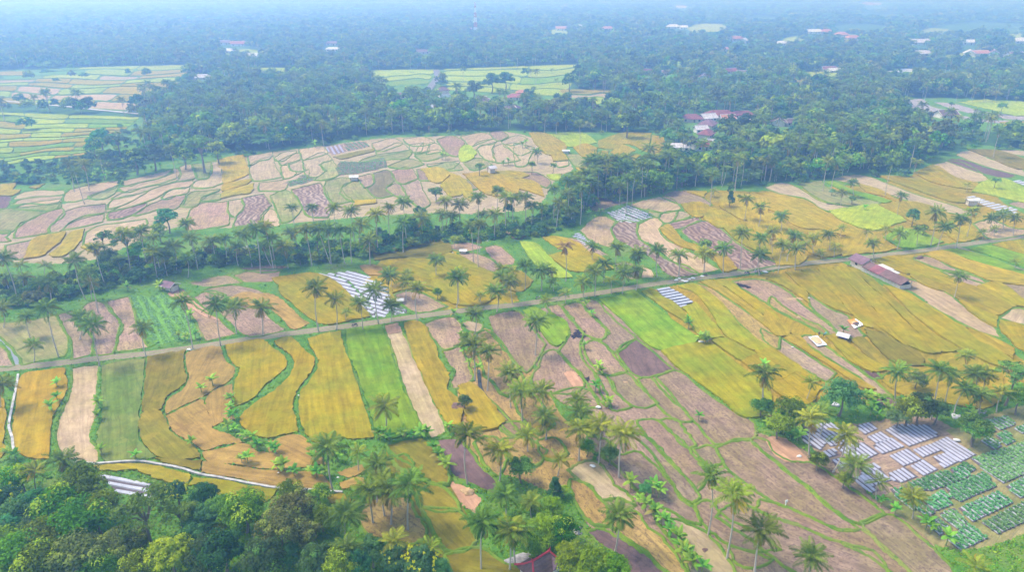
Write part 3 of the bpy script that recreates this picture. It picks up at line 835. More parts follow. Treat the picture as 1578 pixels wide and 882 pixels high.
ASH = simple_mat("burnt_straw", (0.025, 0.02, 0.03), 0.95, 0.4, 1.5, 0.4)
SACK = simple_mat("white_sack", (0.75, 0.74, 0.72), 0.7, 0.1, 2.0)
STONE = simple_mat("grey_rubble", (0.33, 0.31, 0.31), 0.95, 0.5, 3.0, 0.6)
RED_TRIM = simple_mat("red_ridge", (0.50, 0.05, 0.07), 0.6, 0.15, 1.0)
DARK = simple_mat("dark_opening", (0.02, 0.018, 0.02), 0.8, 0.1, 1.0)
RUBBER = simple_mat("tyre_rubber", (0.025, 0.025, 0.03), 0.7, 0.1, 3.0)
METAL = simple_mat("dull_metal", (0.3, 0.3, 0.32), 0.4, 0.1, 3.0)
PAINT_DK = simple_mat("dark_paint", (0.03, 0.03, 0.05), 0.35, 0.1, 3.0)
TOWER_R = simple_mat("tower_red", (0.62, 0.10, 0.08), 0.6, 0.1, 0.3)
TOWER_W = simple_mat("tower_white", (0.85, 0.85, 0.85), 0.6, 0.05, 0.3)
WOOD = simple_mat("weathered_wood", (0.20, 0.15, 0.11), 0.9, 0.25, 2.0)
def roof_mat(name, col):
    m, nt, b = new_mat(name, 0.85)
    pos = nd(nt, "ShaderNodeTexCoord").outputs["Object"]
    sep = nd(nt, "ShaderNodeSeparateXYZ")
    nt.links.new(pos, sep.inputs[0])
    w = math_n(nt, 'SINE', math_n(nt, 'MULTIPLY', sep.outputs[1], 2 * math.pi / 0.45))
    c = mixc(nt, remap(nt, noise(nt, pos, 0.5, 5, 0.7), 0.35, 0.65), tuple(x * .72 for x in col), tuple(min(1, x * 1.25) for x in col))
    c = mixc(nt, remap(nt, noise(nt, pos, 2.5, 3), 0.55, 0.7, 0, 0.45), c, tuple(x * .45 for x in col))
    nt.links.new(c, b.inputs["Base Color"])
    bump(nt, b, w, 0.35, 0.06)
    return m
ROOF = {k: roof_mat("roof_" + k, c) for k, c in dict(brown=(0.17, 0.10, 0.09), mauve=(0.22, 0.13, 0.16), red=(0.34, 0.11, 0.09),
        maroon=(0.24, 0.09, 0.10), orange=(0.46, 0.2, 0.12), grey=(0.52, 0.48, 0.48), white=(0.62, 0.61, 0.59)).items()}
WALL = {k: simple_mat("wall_" + k, c, 0.9, 0.15, 0.4) for k, c in dict(cream=(0.66, 0.58, 0.48), white=(0.66, 0.65, 0.63), orange=(0.66, 0.3, 0.14)).items()}
# ------------------------------------------------------------------ fields
TYPES = {  # name, col_a, col_b, col_c, speck, rows, height
    'G': ('rice_field', (0.345, 0.215, 0.012), (0.310, 0.225, 0.014), (0.205, 0.135, 0.018), 0.25, 0, 0.62),
    'Y': ('rice_field', (0.340, 0.248, 0.010), (0.255, 0.235, 0.013), (0.25, 0.17, 0.018), 0.2, 0, 0.62),
    'O': ('rice_field', (0.196, 0.177, 0.017), (0.245, 0.190, 0.022), (0.122, 0.104, 0.018), 0.4, 0, 0.60),
    'H': ('rice_field', (0.365, 0.258, 0.020), (0.310, 0.250, 0.020), (0.23, 0.155, 0.018), 0.2, 0, 0.62),
    'K': ('weedy_field', (0.135, 0.195, 0.030), (0.235, 0.235, 0.055), (0.10, 0.12, 0.03), 0.35, 0, 0.40),
    'Q': ('rice_field', (0.310, 0.262, 0.010), (0.225, 0.262, 0.013), (0.22, 0.19, 0.018), 0.2, 0, 0.62),
    'L': ('rice_field', (0.330, 0.385, 0.026), (0.250, 0.340, 0.026), (0.22, 0.24, 0.03), 0.2, 0, 0.55),
    'V': ('rice_field', (0.149, 0.277, 0.013), (0.216, 0.299, 0.016), (0.105, 0.165, 0.022), 0.3, 0, 0.50),
    'P': ('ripe_grain_field', (0.372, 0.232, 0.062), (0.335, 0.220, 0.055), (0.20, 0.115, 0.04), 0.3, 0, 0.45),
    'M': ('weedy_field', (0.225, 0.255, 0.070), (0.320, 0.275, 0.120), (0.14, 0.15, 0.05), 0.4, 0, 0.16),
    'N': ('weedy_field', (0.245, 0.187, 0.101), (0.216, 0.187, 0.079), (0.144, 0.108, 0.058), 0.4, 0, 0.14),
    'S': ('harvested_field', (0.435, 0.325, 0.200), (0.385, 0.300, 0.150), (0.25, 0.17, 0.105), 0.35, 0, 0.12),
    'T': ('stubble_field', (0.395, 0.265, 0.100), (0.350, 0.250, 0.070), (0.13, 0.08, 0.045), 0.75, 0, 0.2),
    'A': ('bare_earth', (0.470, 0.275, 0.162), (0.429, 0.259, 0.162), (0.340, 0.194, 0.113), 0.25, 0, 0.24),
    'B': ('harvested_field', (0.375, 0.258, 0.182), (0.340, 0.255, 0.130), (0.165, 0.105, 0.085), 0.85, 0, 0.12),
    'D': ('ploughed_field', (0.203, 0.126, 0.105), (0.170, 0.105, 0.097), (0.089, 0.057, 0.057), 0.6, 0, 0.12),
    'R': ('ridged_field', (0.387, 0.286, 0.224), (0.340, 0.232, 0.163), (0.163, 0.101, 0.077), 0.3, 0.85, 0.14),
    'W': ('flooded_field', (0.321, 0.291, 0.291), (0.352, 0.313, 0.291), (0.267, 0.245, 0.245), 0.15, 0, 0.10),
}
MX, MY = 80, 30                      # margin of the ground map around the photograph
MAPW, MAPH = int(IW) + 2 * MX, int(IH) + MY + 120
occ = np.zeros((MAPH, MAPW), np.uint8)    # 1 field, 2 road or water, 3 plot, 4 house yard
def raster(poly, val):
    P = np.asarray(poly)
    x0, x1 = int(max(0, P[:, 0].min() + MX - 1)), int(min(MAPW, P[:, 0].max() + MX + 2))
    y0, y1 = int(max(0, P[:, 1].min() + MY - 1)), int(min(MAPH, P[:, 1].max() + MY + 2))
    if x1 <= x0 or y1 <= y0:
        return
    X, Y = np.meshgrid(np.arange(x0, x1) - MX + 0.0, np.arange(y0, y1) - MY + 0.0)
    ins = np.zeros(X.shape, bool)
    n = len(P)
    for i in range(n):
        xa, ya = P[i]
        xb, yb = P[(i + 1) % n]
        if ya == yb:
            continue
        c = ((ya > Y) != (yb > Y)) & (X < (xb - xa) * (Y - ya) / (yb - ya) + xa)
        ins ^= c
    occ[y0:y1, x0:x1][ins] = val
def occ_at(px, py):
    ix = np.clip(np.round(px).astype(int) + MX, 0, MAPW - 1)
    iy = np.clip(np.round(py).astype(int) + MY, 0, MAPH - 1)
    return occ[iy, ix]
def chaikin(P, it=2):
    P = np.asarray(P, float)
    for _ in range(it):
        Q = np.roll(P, -1, 0)
        P = np.stack([P * .8 + Q * .2, P * .2 + Q * .8], 1).reshape(-1, 2)
    return P
def smooth_poly(P, n=5):
    """Closed curve through the points; sharp corners stay corners."""
    P = np.asarray(P, float)
    N = len(P)
    out = []
    d = np.roll(P, -1, 0) - P
    L = np.linalg.norm(d, axis=1) + 1e-9
    tan = np.zeros_like(P)
    for i in range(N):
        a, b = d[i - 1] / L[i - 1], d[i] / L[i]
        if a @ b > 0.35:
            t = a * L[i] + b * L[i - 1]
            tan[i] = t / (np.linalg.norm(t) + 1e-9)
    for i in range(N):
        j = (i + 1) % N
        m0, m1 = tan[i] * L[i], tan[j] * L[i]
        if not tan[i].any():
            m0 = d[i] * .9
        if not tan[j].any():
            m1 = d[i] * .9
        for k in range(n):
            t = k / n
            out.append((2*t**3 - 3*t*t + 1) * P[i] + (t**3 - 2*t*t + t) * m0 + (-2*t**3 + 3*t*t) * P[j] + (t**3 - t*t) * m1)
    return np.array(out)
def inset(P, k):
    a = np.roll(P, 1, 0)
    b = np.roll(P, -1, 0)
    t = b - a
    t /= np.linalg.norm(t, axis=1)[:, None] + 1e-9
    nrm = np.stack([-t[:, 1], t[:, 0]], 1)
    area = (P[:, 0] * b[:, 1] - b[:, 0] * P[:, 1]).sum()
    return P + nrm * k * (1 if area > 0 else -1)
def area2(P):
    b = np.roll(P, -1, 0)
    return (P[:, 0] * b[:, 1] - b[:, 0] * P[:, 1]).sum()
FIELD_N = [0]
BUNDS = []
def field(typ, pix, k=0.15, smooth=0, h=None, bank=False, dark=1.0):
    name, ca, cb, cc, speck, rows, h0 = TYPES[typ]
    h = h0 if h is None else h
    P = inset(chaikin(pix, smooth) if smooth else smooth_poly(pix), k)
    P = P[P[:, 1] > -20]
    if len(P) < 4:
        return
    raster(P, 1)
    gx, gy = Garr(P[:, 0], P[:, 1])
    W = np.stack([gx, gy], 1)
    # a little waver of the edge every metre or two
    out = []
    for i in range(len(W)):
        a, b = W[i], W[(i + 1) % len(W)]
        L = np.linalg.norm(b - a)
        n = max(1, min(12, int(L / (1.6 + 0.004 * a[1]))))
        for j in range(n):
            out.append(a + (b - a) * j / n)
    W = np.asarray(out)
    W += rng.normal(0, 0.10 + 0.0003 * W[:, 1].mean(), W.shape)
    if area2(W) < 0:
        W = W[::-1]
    c = W.mean(0)
    FIELD_N[0] += 1
    z = h + 0.004 * (FIELD_N[0] % 25)
    if len(W) < 3:
        return
    n = len(W)
    if (typ in 'BSTDMNR' or bank) and h > .05 and len(pix) > 3:
        BUNDS.append((W.copy(), z))
    L = W - c
    vs = [(x, y, z) for x, y in L] + [(x * 1.0, y * 1.0, -0.5) for x, y in L]
    fs = [tuple(range(n))] + [(i, n + i, n + (i + 1) % n, (i + 1) % n) for i in range(n)]
    me = bpy.data.meshes.new(name)
    me.from_pydata(vs, [], fs)
    me.materials.append(CROP)
    o = bpy.data.objects.new(name, me)
    o.location = (c[0], c[1], 0)
    struct(o)
    cov = np.cov(L.T)
    ev, evec = np.linalg.eigh(cov)
    d = evec[:, 1]
    o["rowdir"] = float(-math.atan2(d[1], d[0]))
    j = rng.uniform(0.9, 1.1) * dark
    w = rng.uniform(0.95, 1.05)
    for kk, cl in (("col_a", ca), ("col_b", cb), ("col_c", cc)):
        o[kk] = [float(cl[0] * j * w), float(cl[1] * j), float(cl[2] * j)]
    o["speck"] = float(speck)
    o["rows"] = float(rows)
    link(o)
    return o
def patch(TL, TR, BR, BL, nr, nc, types, wav=0.35):
    """A hillside of small terraces: wavering rows cut into cells."""
    TL, TR, BR, BL = map(np.array, (TL, TR, BR, BL))
    rows = np.cumsum(rng.uniform(.6, 1.4, nr + 1))
    rows = (rows - rows[0]) / (rows[-1] - rows[0])
    ph = rng.uniform(0, 6, 3)
    def pt(u, k):
        i = int(k)
        v = rows[min(i, nr)]
        if 0 < i < nr:
            v += wav / nr * (math.sin(u * 7 + ph[0] + i * .4) * .5 + .5 * math.sin(u * 13 + ph[1] + i))
        a = TL + (TR - TL) * u
        b = BL + (BR - BL) * u
        return a + (b - a) * v
    for i in range(nr):
        cuts = np.sort(np.concatenate([[0, 1], np.clip(np.arange(1, nc) / nc + rng.uniform(-.3, .3, nc - 1) / nc, .05, .95)]))
        for a, b in zip(cuts[:-1], cuts[1:]):
            us = np.linspace(a, b, 6)
            top = [pt(u, i) for u in us]
            bot = [pt(u, i + 1) for u in us[::-1]]
            field(types[rng.integers(len(types))], np.array(top + bot), 0.75, 1)
# broad sheets of rice on which the single strips below stand a little higher
BASES = [
    ('B', .02, [(765, 500), (850, 472), (920, 466), (1010, 527), (1075, 602), (1170, 667), (1235, 692), (1350, 772), (1440, 842), (1480, 910), (1000, 920), (930, 840), (885, 760), (900, 735), (925, 690), (865, 600), (800, 540)]),
    ('S', .02, [(-40, 332), (100, 314), (200, 291), (300, 260), (400, 237), (500, 225), (560, 216), (700, 209), (800, 206), (830, 217), (872, 240), (885, 262), (860, 275), (830, 318), (780, 328), (640, 330), (560, 335), (450, 345), (330, 352), (290, 348), (240, 362), (150, 400), (-40, 402)]),
    ('H', .02, [(1000, 447), (1061, 437), (1178, 422), (1300, 406), (1312, 414), (1385, 452), (1440, 475), (1578, 555), (1640, 590), (1545, 598), (1500, 622), (1420, 606),
                (1340, 622), (1280, 610), (1215, 655), (1165, 640), (1075, 545), (1040, 500)]),
    ('H', .02, [(1075, 303), (1170, 295), (1290, 287), (1400, 272), (1440, 252), (1578, 330), (1640, 345), (1578, 361), (1473, 375), (1390, 386), (1300, 396), (1180, 411), (1130, 419), (1095, 400), (1040, 345)]),
    ('H', .02, [(1335, 402), (1470, 386), (1578, 428), (1640, 445), (1640, 520), (1578, 500), (1480, 470), (1400, 440)]),
    ('Y', .02, [(580, 408), (650, 376), (700, 383), (750, 410), (790, 440), (800, 466), (700, 478), (640, 476), (560, 440)]),
    ('O', .02, [(594, 690), (660, 684), (690, 740), (735, 840), (735, 882), (640, 900), (620, 860), (600, 790)]),
    ('T', .02, [(715, 520), (745, 505), (790, 545), (830, 575), (865, 640), (915, 690), (900, 740), (860, 760), (800, 740), (740, 720), (700, 690), (705, 640)]),
    ('B', .02, [(1235, 655), (1290, 655), (1470, 660), (1500, 705), (1400, 770), (1350, 765), (1250, 690)]),
    ('M', .02, [(1350, 770), (1500, 700), (1460, 665), (1520, 640), (1640, 610), (1640, 800), (1480, 850), (1430, 840)]),
]
# the land goes on outside the picture
patch((1665, 262), (2050, 262), (2150, 560), (1670, 585), 9, 3, "YGHBSL")
patch((1672, 600), (2150, 575), (2300, 900), (1680, 900), 7, 3, "YKBSG")
patch((-420, 330), (-75, 330), (-75, 560), (-480, 570), 7, 3, "SBMGS")
patch((-480, 585), (-75, 590), (-80, 900), (-600, 900), 5, 3, "GYBPK")
patch((-40, 172), (218, 181), (150, 238), (-40, 262), 11, 3, "LLLVY")
patch((-40, 108), (330, 98), (205, 172), (-40, 158), 8, 4, "YLYLMS")
patch((400, 104), (470, 104), (450, 118), (400, 118), 2, 1, "LY")
patch((565, 108), (672, 106), (660, 130), (580, 136), 3, 1, "LYLV")
patch((682, 106), (900, 98), (870, 150), (690, 140), 5, 2, "LLVLS")
patch((862, 138), (950, 138), (925, 162), (865, 162), 3, 1, "YLS")
for typ, h, pts in BASES:
    field(typ, pts, 0.0, 0, h)
for ln in FIELDS.strip().splitlines():
    tile, typ, rest = ln.split(' ', 2)
    if typ == 'G' and (tile[0] in 'BD' or tile in ('C1', 'C2', 'C3')):
        typ = 'H'
    k = 0.35 if typ in 'GHYLVOPKQ' else -0.2
    if tile[0] in 'CD':
        k = 0.35 if typ in 'GHYLVOPKQ' else -0.85
    elif tile[0] == 'B':
        k = 0.0 if typ in 'GHYLVOPKQ' else -0.95
    field(typ, parse_pts(tile, rest), k, bank=(tile == 'D1' and typ == 'O'), dark=.80 if typ == 'B' and tile[0] == 'D' else .9 if typ == 'B' and tile == 'C2' else 1.0)
for cx, cy, rx, ry, typ in ((1320, 45, 45, 7, 'S'), (1500, 43, 65, 8, 'S'), (1440, 50, 30, 6, 'L'), (1090, 44, 34, 6, 'L'), (1065, 52, 40, 5, 'S'),
        (857, 52, 18, 6, 'L'), (1425, 112, 34, 7, 'L'), (1478, 120, 30, 7, 'L'), (1240, 124, 20, 7, 'Y'), (1262, 117, 34, 6, 'L'), (1480, 91, 30, 7, 'L'),
        (1550, 42, 30, 6, 'S'), (1568, 57, 20, 5, 'L'), (1175, 30, 30, 4, 'S'), (380, 84, 40, 6, 'L'), (1520, 160, 30, 5, 'L'), (500, 82, 16, 4, 'S'),
        (1370, 24, 60, 3, 'S'), (1230, 62, 30, 5, 'L'), (810, 44, 20, 3, 'S')):
    t = np.linspace(0, 2 * np.pi, 12, endpoint=False)
    r = rng.uniform(.75, 1.2, 12)
    field(typ, np.stack([cx + rx * r * np.cos(t), cy + 1.3 * ry * r * np.sin(t)], 1), 0.3, 2)

def bunds():
    """Grassy earth banks round the harvested plots and terraces."""
    V, F = [], []
    for W, z in BUNDS:
        a, b = np.roll(W, 1, 0), np.roll(W, -1, 0)
        t = b - a
        t /= np.linalg.norm(t, axis=1)[:, None] + 1e-9
        nr = np.stack([t[:, 1], -t[:, 0]], 1)
        d = W[:, 1].mean()
        w = (.42 + .0011 * d) * rng.uniform(.75, 1.25, len(W))[:, None]
        if d > 270:      # terraces step down towards the valley: the riser on that side is the tall one
            w = w * np.where(nr[:, 1] < 0, 1.7 * -nr[:, 1] + .35, .35)[:, None]
        top = .22 + .0003 * d
        n0, n = len(V), len(W)
        for k, (off, zz) in enumerate(((-.55, -.12), (-.1, top), (.55, top * .8), (1.1, -.45))):
            q = W + nr * w * off
            for i in range(n):
                V.append((q[i, 0], q[i, 1], z + zz + random.uniform(-.05, .07)))
        for k in range(3):
            for i in range(n):
                j = (i + 1) % n
                F.append((n0 + k * n + i, n0 + k * n + j, n0 + (k + 1) * n + j, n0 + (k + 1) * n + i))
    me = mesh_np("earth_bund", np.array(V), np.array(F).ravel(), np.full(len(F), 4), BANK, None, True)
    struct(link(bpy.data.objects.new("earth_bund", me)))
bunds()

# ------------------------------------------------------------------ ribbons: road, paths, water, kerbs
def polyline(pts, step=2.0):
    """Smooth ground curve through photograph points."""
    W = [G(*p) for p in pts]
    out = []
    for i in range(len(W) - 1):
        p0, p1, p2, p3 = W[max(i - 1, 0)], W[i], W[i + 1], W[min(i + 2, len(W) - 1)]
        n = max(2, int((p2 - p1).length / step))
        for j in range(n):
            t = j / n
            out.append(0.5 * ((2 * p1) + (p2 - p0) * t + (2 * p0 - 5 * p1 + 4 * p2 - p3) * t * t + (3 * p1 - p0 - 3 * p2 + p3) * t ** 3))
    out.append(W[-1])
    return out
def ribbon(name, pts, width, mat, z=0.2, jit=0.0, thick=0.0, occv=2, grow=1.0):
    C = polyline(pts)
    vs, fs, uv = [], [], []
    prof = (-.5, -.25, 0, .25, .5)
    edge_a, edge_b = [], []
    for i, p in enumerate(C):
        t = (C[min(i + 1, len(C) - 1)] - C[max(i - 1, 0)]).normalized()
        nrm = Vector((-t.y, t.x, 0))
        w = width * (1 + jit * (random.random() - .5))
        for k in prof:
            q = p + nrm * (w * k)
            vs.append((q.x, q.y, z))
        edge_a.append(p + nrm * (width * .5 * grow))
        edge_b.append(p - nrm * (width * .5 * grow))
    m = len(prof)
    for i in range(len(C) - 1):
        for k in range(m - 1):
            a = i * m + k
            fs.append((a, a + m, a + m + 1, a + 1)[::-1])
            uv.append((k / (m - 1), (k + 1) / (m - 1)))
    me = bpy.data.meshes.new(name)
    me.from_pydata(vs, [], fs)
    a = me.attributes.new("across", 'FLOAT', 'POINT')
    a.data.foreach_set("value", np.tile(np.linspace(0, 1, m), len(C)).astype(np.float32))
    me.materials.append(mat)
    o = link(bpy.data.objects.new(name, me))
    if thick:
        s = o.modifiers.new("depth", 'SOLIDIFY')
        s.thickness = thick
        s.offset = -1
    if occv:
        loop = edge_a + edge_b[::-1]
        px, py = proj_arr(np.array([q.x for q in loop]), np.array([q.y for q in loop]), np.zeros(len(loop)))
        raster(np.stack([px, py], 1), occv)
    return o
def make_track():
    m, nt, b = new_mat("dirt_track", 0.95)
    pos = nd(nt, "ShaderNodeNewGeometry").outputs["Position"]
    ac = attr(nt, "across", 'GEOMETRY').outputs["Fac"]
    d = math_n(nt, 'ABSOLUTE', math_n(nt, 'SUBTRACT', ac, 0.5))
    jitter = math_n(nt, 'MULTIPLY', math_n(nt, 'SUBTRACT', noise(nt, pos, 0.5, 3), 0.5), 0.25)
    d = math_n(nt, 'ADD', d, jitter)
    c = mixc(nt, remap(nt, noise(nt, pos, 0.15, 4), 0.35, 0.65), (0.29, 0.225, 0.15), (0.24, 0.20, 0.125))
    c = mixc(nt, remap(nt, d, 0.10, 0.02, 0.0, 0.75), c, (0.24, 0.27, 0.09))
    c = mixc(nt, remap(nt, d, 0.36, 0.47, 0.0, 0.9), c, (0.17, 0.27, 0.05))
    c = mixc(nt, 1.0, c, gray(nt, remap(nt, noise(nt, pos, 1.6, 4), 0.3, 0.7, .82, 1.15)), 'MULTIPLY')
    nt.links.new(c, b.inputs["Base Color"])
    bump(nt, b, noise(nt, pos, 2.0, 4), 0.4, 0.1)
    return m
TRACK = make_track()
ROAD_PTS = [(-70, 582), (-20, 574), (0, 571), (78, 563), (156, 554), (235, 546), (320, 534), (400, 522), (491, 510), (582, 498), (661, 487), (747, 476),
            (800, 471), (852, 463), (917, 454), (996, 441), (1061, 432), (1126, 424), (1178, 416), (1243, 407), (1308, 401), (1381, 392),
            (1439, 385), (1473, 380), (1530, 372), (1578, 366), (1660, 354)]
struct(ribbon("dirt_road", ROAD_PTS, 3.5, TRACK, 0.30, 0.15))
struct(ribbon("field_track", [(1470, 382.5), (1483, 385), (1500, 392), (1525, 402), (1560, 413), (1600, 426), (1680, 452)], 3.0, TRACK, 0.34, 0.15))
ASPH = simple_mat("asphalt", (0.17, 0.165, 0.18), 0.9, 0.15, 0.3)
struct(ribbon("country_road", [(672, 108), (674, 116), (673, 122), (668, 129), (662, 137), (655, 146)], 7.0, ASPH, 0.8, 0, occv=2, grow=2.2))
PALE_PATH = simple_mat("pale_path", (0.40, 0.39, 0.36), 0.95, 0.2, 0.1)
struct(ribbon("footpath", [(-40, 154), (23, 158), (110, 166), (156, 171), (209, 176), (222, 178)], 4.0, PALE_PATH, 0.8, 0.2))
struct(ribbon("stream_water", [(737, 571), (739, 585), (741, 600), (755, 620), (775, 637), (790, 655), (803, 667)], 0.9, STREAM, 0.16))
struct(ribbon("ditch_water", [(-30, 500), (0, 522), (16, 537), (26, 556), (29, 568)], 1.2, simple_mat("ditch_water", (0.2, 0.22, 0.25), 0.3, 0.1, 0.5), 0.22))
def kerb(name, pts, w, h, mat):
    C = polyline(pts, 1.5)
    mb = MB()
    vs, fs = [], []
    for i, p in enumerate(C):
        t = (C[min(i + 1, len(C) - 1)] - C[max(i - 1, 0)]).normalized()
        nrm = Vector((-t.y, t.x, 0)) * w / 2
        dz = random.uniform(-.03, .03)
        for q, z in ((p + nrm, -.3), (p + nrm, h + dz), (p - nrm, h + dz), (p - nrm, -.3)):
            vs.append((q.x, q.y, z))
    for i in range(len(C) - 1):
        for k in range(3):
            a = i * 4 + k
            fs.append((a, a + 1, a + 5, a + 4))
    fs += [(0, 1, 2, 3), tuple(len(vs) - 4 + k for k in (3, 2, 1, 0))]
    mb.add(vs, fs)
    return mb.build(name, mat)
tag(kerb("irrigation_channel_wall", [(29, 580), (26, 600), (20, 629), (16, 650), (15, 663), (20, 678), (21, 690), (24, 704)], 0.5, 0.7, CONCRETE),
    "pale concrete channel wall running down the left edge of the fields", "channel wall", "concrete irrigation channel walls")
tag(kerb("irrigation_channel_wall", [(112, 716), (147, 718.5), (210, 715), (242, 719), (279, 726), (308, 735), (342, 741), (400, 752), (431, 757), (470, 759), (528, 763)], 0.5, 0.8, CONCRETE),
    "long curved pale concrete channel wall above the foreground trees", "channel wall", "concrete irrigation channel walls")

# ------------------------------------------------------------------ vegetable plots under plastic
def clip_line(poly, y):
    xs = []
    n = len(poly)
    for i in range(n):
        (xa, ya), (xb, yb) = poly[i], poly[(i + 1) % n]
        if (ya > y) != (yb > y):
            xs.append(xa + (xb - xa) * (y - ya) / (yb - ya))
    xs.sort()
    return list(zip(xs[::2], xs[1::2]))
def plot(label, tile, pts, d0, d1, pitch, bed, plants=0.0, soil=None, group=None, mulch=MULCH, gap=0.0):
    pix = parse_pts(tile, pts)
    P = inset(np.array(pix), -1.6 if tile == 'D3' else -0.7)
    raster(P, 3)
    W = np.array([G(*p).to_2d() for p in P])
    c = W.mean(0)
    a, b = G(*TP(tile, *d0)), G(*TP(tile, *d1))
    ang = math.atan2(b.y - a.y, b.x - a.x)
    R = np.array([[math.cos(ang), math.sin(ang)], [-math.sin(ang), math.cos(ang)]])
    L = (W - c) @ R.T
    if area2(L) < 0:
        L = L[::-1]
    root = empty("vegetable_plot", (c[0], c[1], 0), ang)
    tag(root, label, "vegetable plot", group)
    n = len(L)
    me = bpy.data.meshes.new("soil")
    me.from_pydata([(x, y, 0.10) for x, y in L] + [(x, y, -.4) for x, y in L], [], [tuple(range(n))] + [(i, n + i, n + (i + 1) % n, (i + 1) % n) for i in range(n)])
    me.materials.append(soil or SOIL)
    link(bpy.data.objects.new("soil", me), root)
    mb = MB()
    tv, tn = [], 0
    y = L[:, 1].min() + pitch * .5
    while y < L[:, 1].max():
        for x0, x1 in clip_line(L.tolist(), y):
            x0, x1 = x0 + .15 + random.uniform(0, gap), x1 - .15 - random.uniform(0, gap)
            if x1 - x0 < 1.0:
                continue
            hb = bed / 2
            m = max(1, int((x1 - x0) / 3))
            vs = []
            for i in range(m + 1):
                x = x0 + (x1 - x0) * i / m
                jy = random.uniform(-.03, .03)
                for dy, z in ((-hb, .1), (-hb * .75, .30), (hb * .75, .30), (hb, .1)):
                    vs.append((x, y + dy + jy, z + random.uniform(-.02, .02)))
            fs = []
            for i in range(m):
                for k in range(3):
                    q = i * 4 + k
                    fs.append((q, q + 4, q + 5, q + 1))
            fs += [(3, 2, 1, 0)[::-1], tuple(len(vs) - 4 + k for k in (3, 2, 1, 0))]
            mb.add(vs, fs)
            if plants > 0:
                k = int((x1 - x0) * plants * 11)
                for _ in range(k):
                    tv.append((random.uniform(x0, x1), y + random.gauss(0, bed * .24), .30))
        y += pitch * random.uniform(.97, 1.03)
    mb.build("mulch_beds", mulch, root)
    if tv:
        tv = np.array(tv)
        n = len(tv)
        q = 4
        s = rng.uniform(.17, .36, (n * q))
        base = np.repeat(tv, q, 0) + rng.normal(0, .1, (n * q, 3)) * (1, 1, .6) + (0, 0, .15)
        verts = leaf_quads(base, rng.normal(0, .5, (n * q, 3)) + (0, 0, 1), s)
        me = mesh_np("leafy_crop", verts, np.arange(n * q * 4), np.full(n * q, 4), CABBAGE, {'v': ('FACE', rng.uniform(0, 1, n * q))})
        o = link(bpy.data.objects.new("leafy_crop", me), root)
        o["kind"] = "stuff"
    return root
def leaf_quads(cen, nrm, size, asp=1.6):
    """Diamond leaves at cen facing nrm."""
    n = len(cen)
    nrm = nrm / (np.linalg.norm(nrm, axis=1)[:, None] + 1e-9)
    r = rng.normal(0, 1, (n, 3))
    t = np.cross(nrm, r)
    t /= np.linalg.norm(t, axis=1)[:, None] + 1e-9
    b = np.cross(nrm, t)
    s = np.asarray(size).reshape(-1, 1)
    V = np.empty((n, 4, 3))
    V[:, 0] = cen - t * s * asp * .5
    V[:, 1] = cen - b * s * .5
    V[:, 2] = cen + t * s * asp * .5
    V[:, 3] = cen + b * s * .5
    return V.reshape(-1, 3)
dA, dB = (710, 50), (850, 145)
NIGHT = simple_mat('dark_furrow', (0.13, 0.105, 0.11), 0.95, 0.25, 0.7)
gm, gg = "silver mulched beds of the right-hand plot", "green crop beds of the right-hand plot"
W3 = ["710,50 770,25 960,28 1020,85 850,145", "605,95 685,65 745,105 655,128", "640,145 750,100 815,150 690,190", "540,30 620,12 660,45 590,75",
      "415,160 580,130 670,190 590,225 480,195", "265,35 360,10 500,50 480,130 390,145 330,90", "215,80 262,52 355,140 330,165 290,150 230,120",
      "350,180 400,165 430,195 380,210", "400,230 470,215 480,250 440,290", "735,205 840,165 920,225 815,262", "875,170 970,140 1035,170 930,210",
      "980,130 1060,100 1240,200 1150,240", "990,210 1080,185 1140,235 1055,275", "860,262 930,230 1015,285 935,320", "730,310 820,275 895,325 800,360 740,340",
      "590,260 640,250 700,310 740,345 640,380 560,330", "520,330 570,320 660,410 620,425"]
WL = ["largest bare silver mulch plot, nine long beds by the dark ditch path", "small silver mulch plot of four short beds left of the largest one",
      "silver mulch plot with a few seedlings directly below the small four-bed one", "short silver mulch plot under the palm at the top edge of the garden",
      "long silver mulch plot behind the yellowing palm's trunk", "silver mulch plot at the garden's top left corner beside bananas",
      "narrow silver mulch plot on the garden's left edge", "tiny silver mulch plot at the foot of the leaning palm", "tiny silver mulch strip below the leaning palm's foot",
      "silver mulch plot just below the dark ditch path", "silver mulch plot between the ditch path and a weedy gap", "longest silver mulch plot, right of the ditch path",
      "silver mulch plot between weedy strips, below the longest one", "silver mulch plot right of a weedy strip, above green beds",
      "lowest silver mulch plot next to the green beds", "silver mulch plot behind the small palms on the left bank", "thin silver mulch strip at the trunk of the small palm"]
for p, l in zip(W3, WL):
    plot(l, 'D3', p, dA, dB, 1.12, 0.64, 0.0, NIGHT, gm)
GREYM = simple_mat('grey_green_mulch', (0.42, 0.45, 0.47), 0.5, 0.15, 1.0)
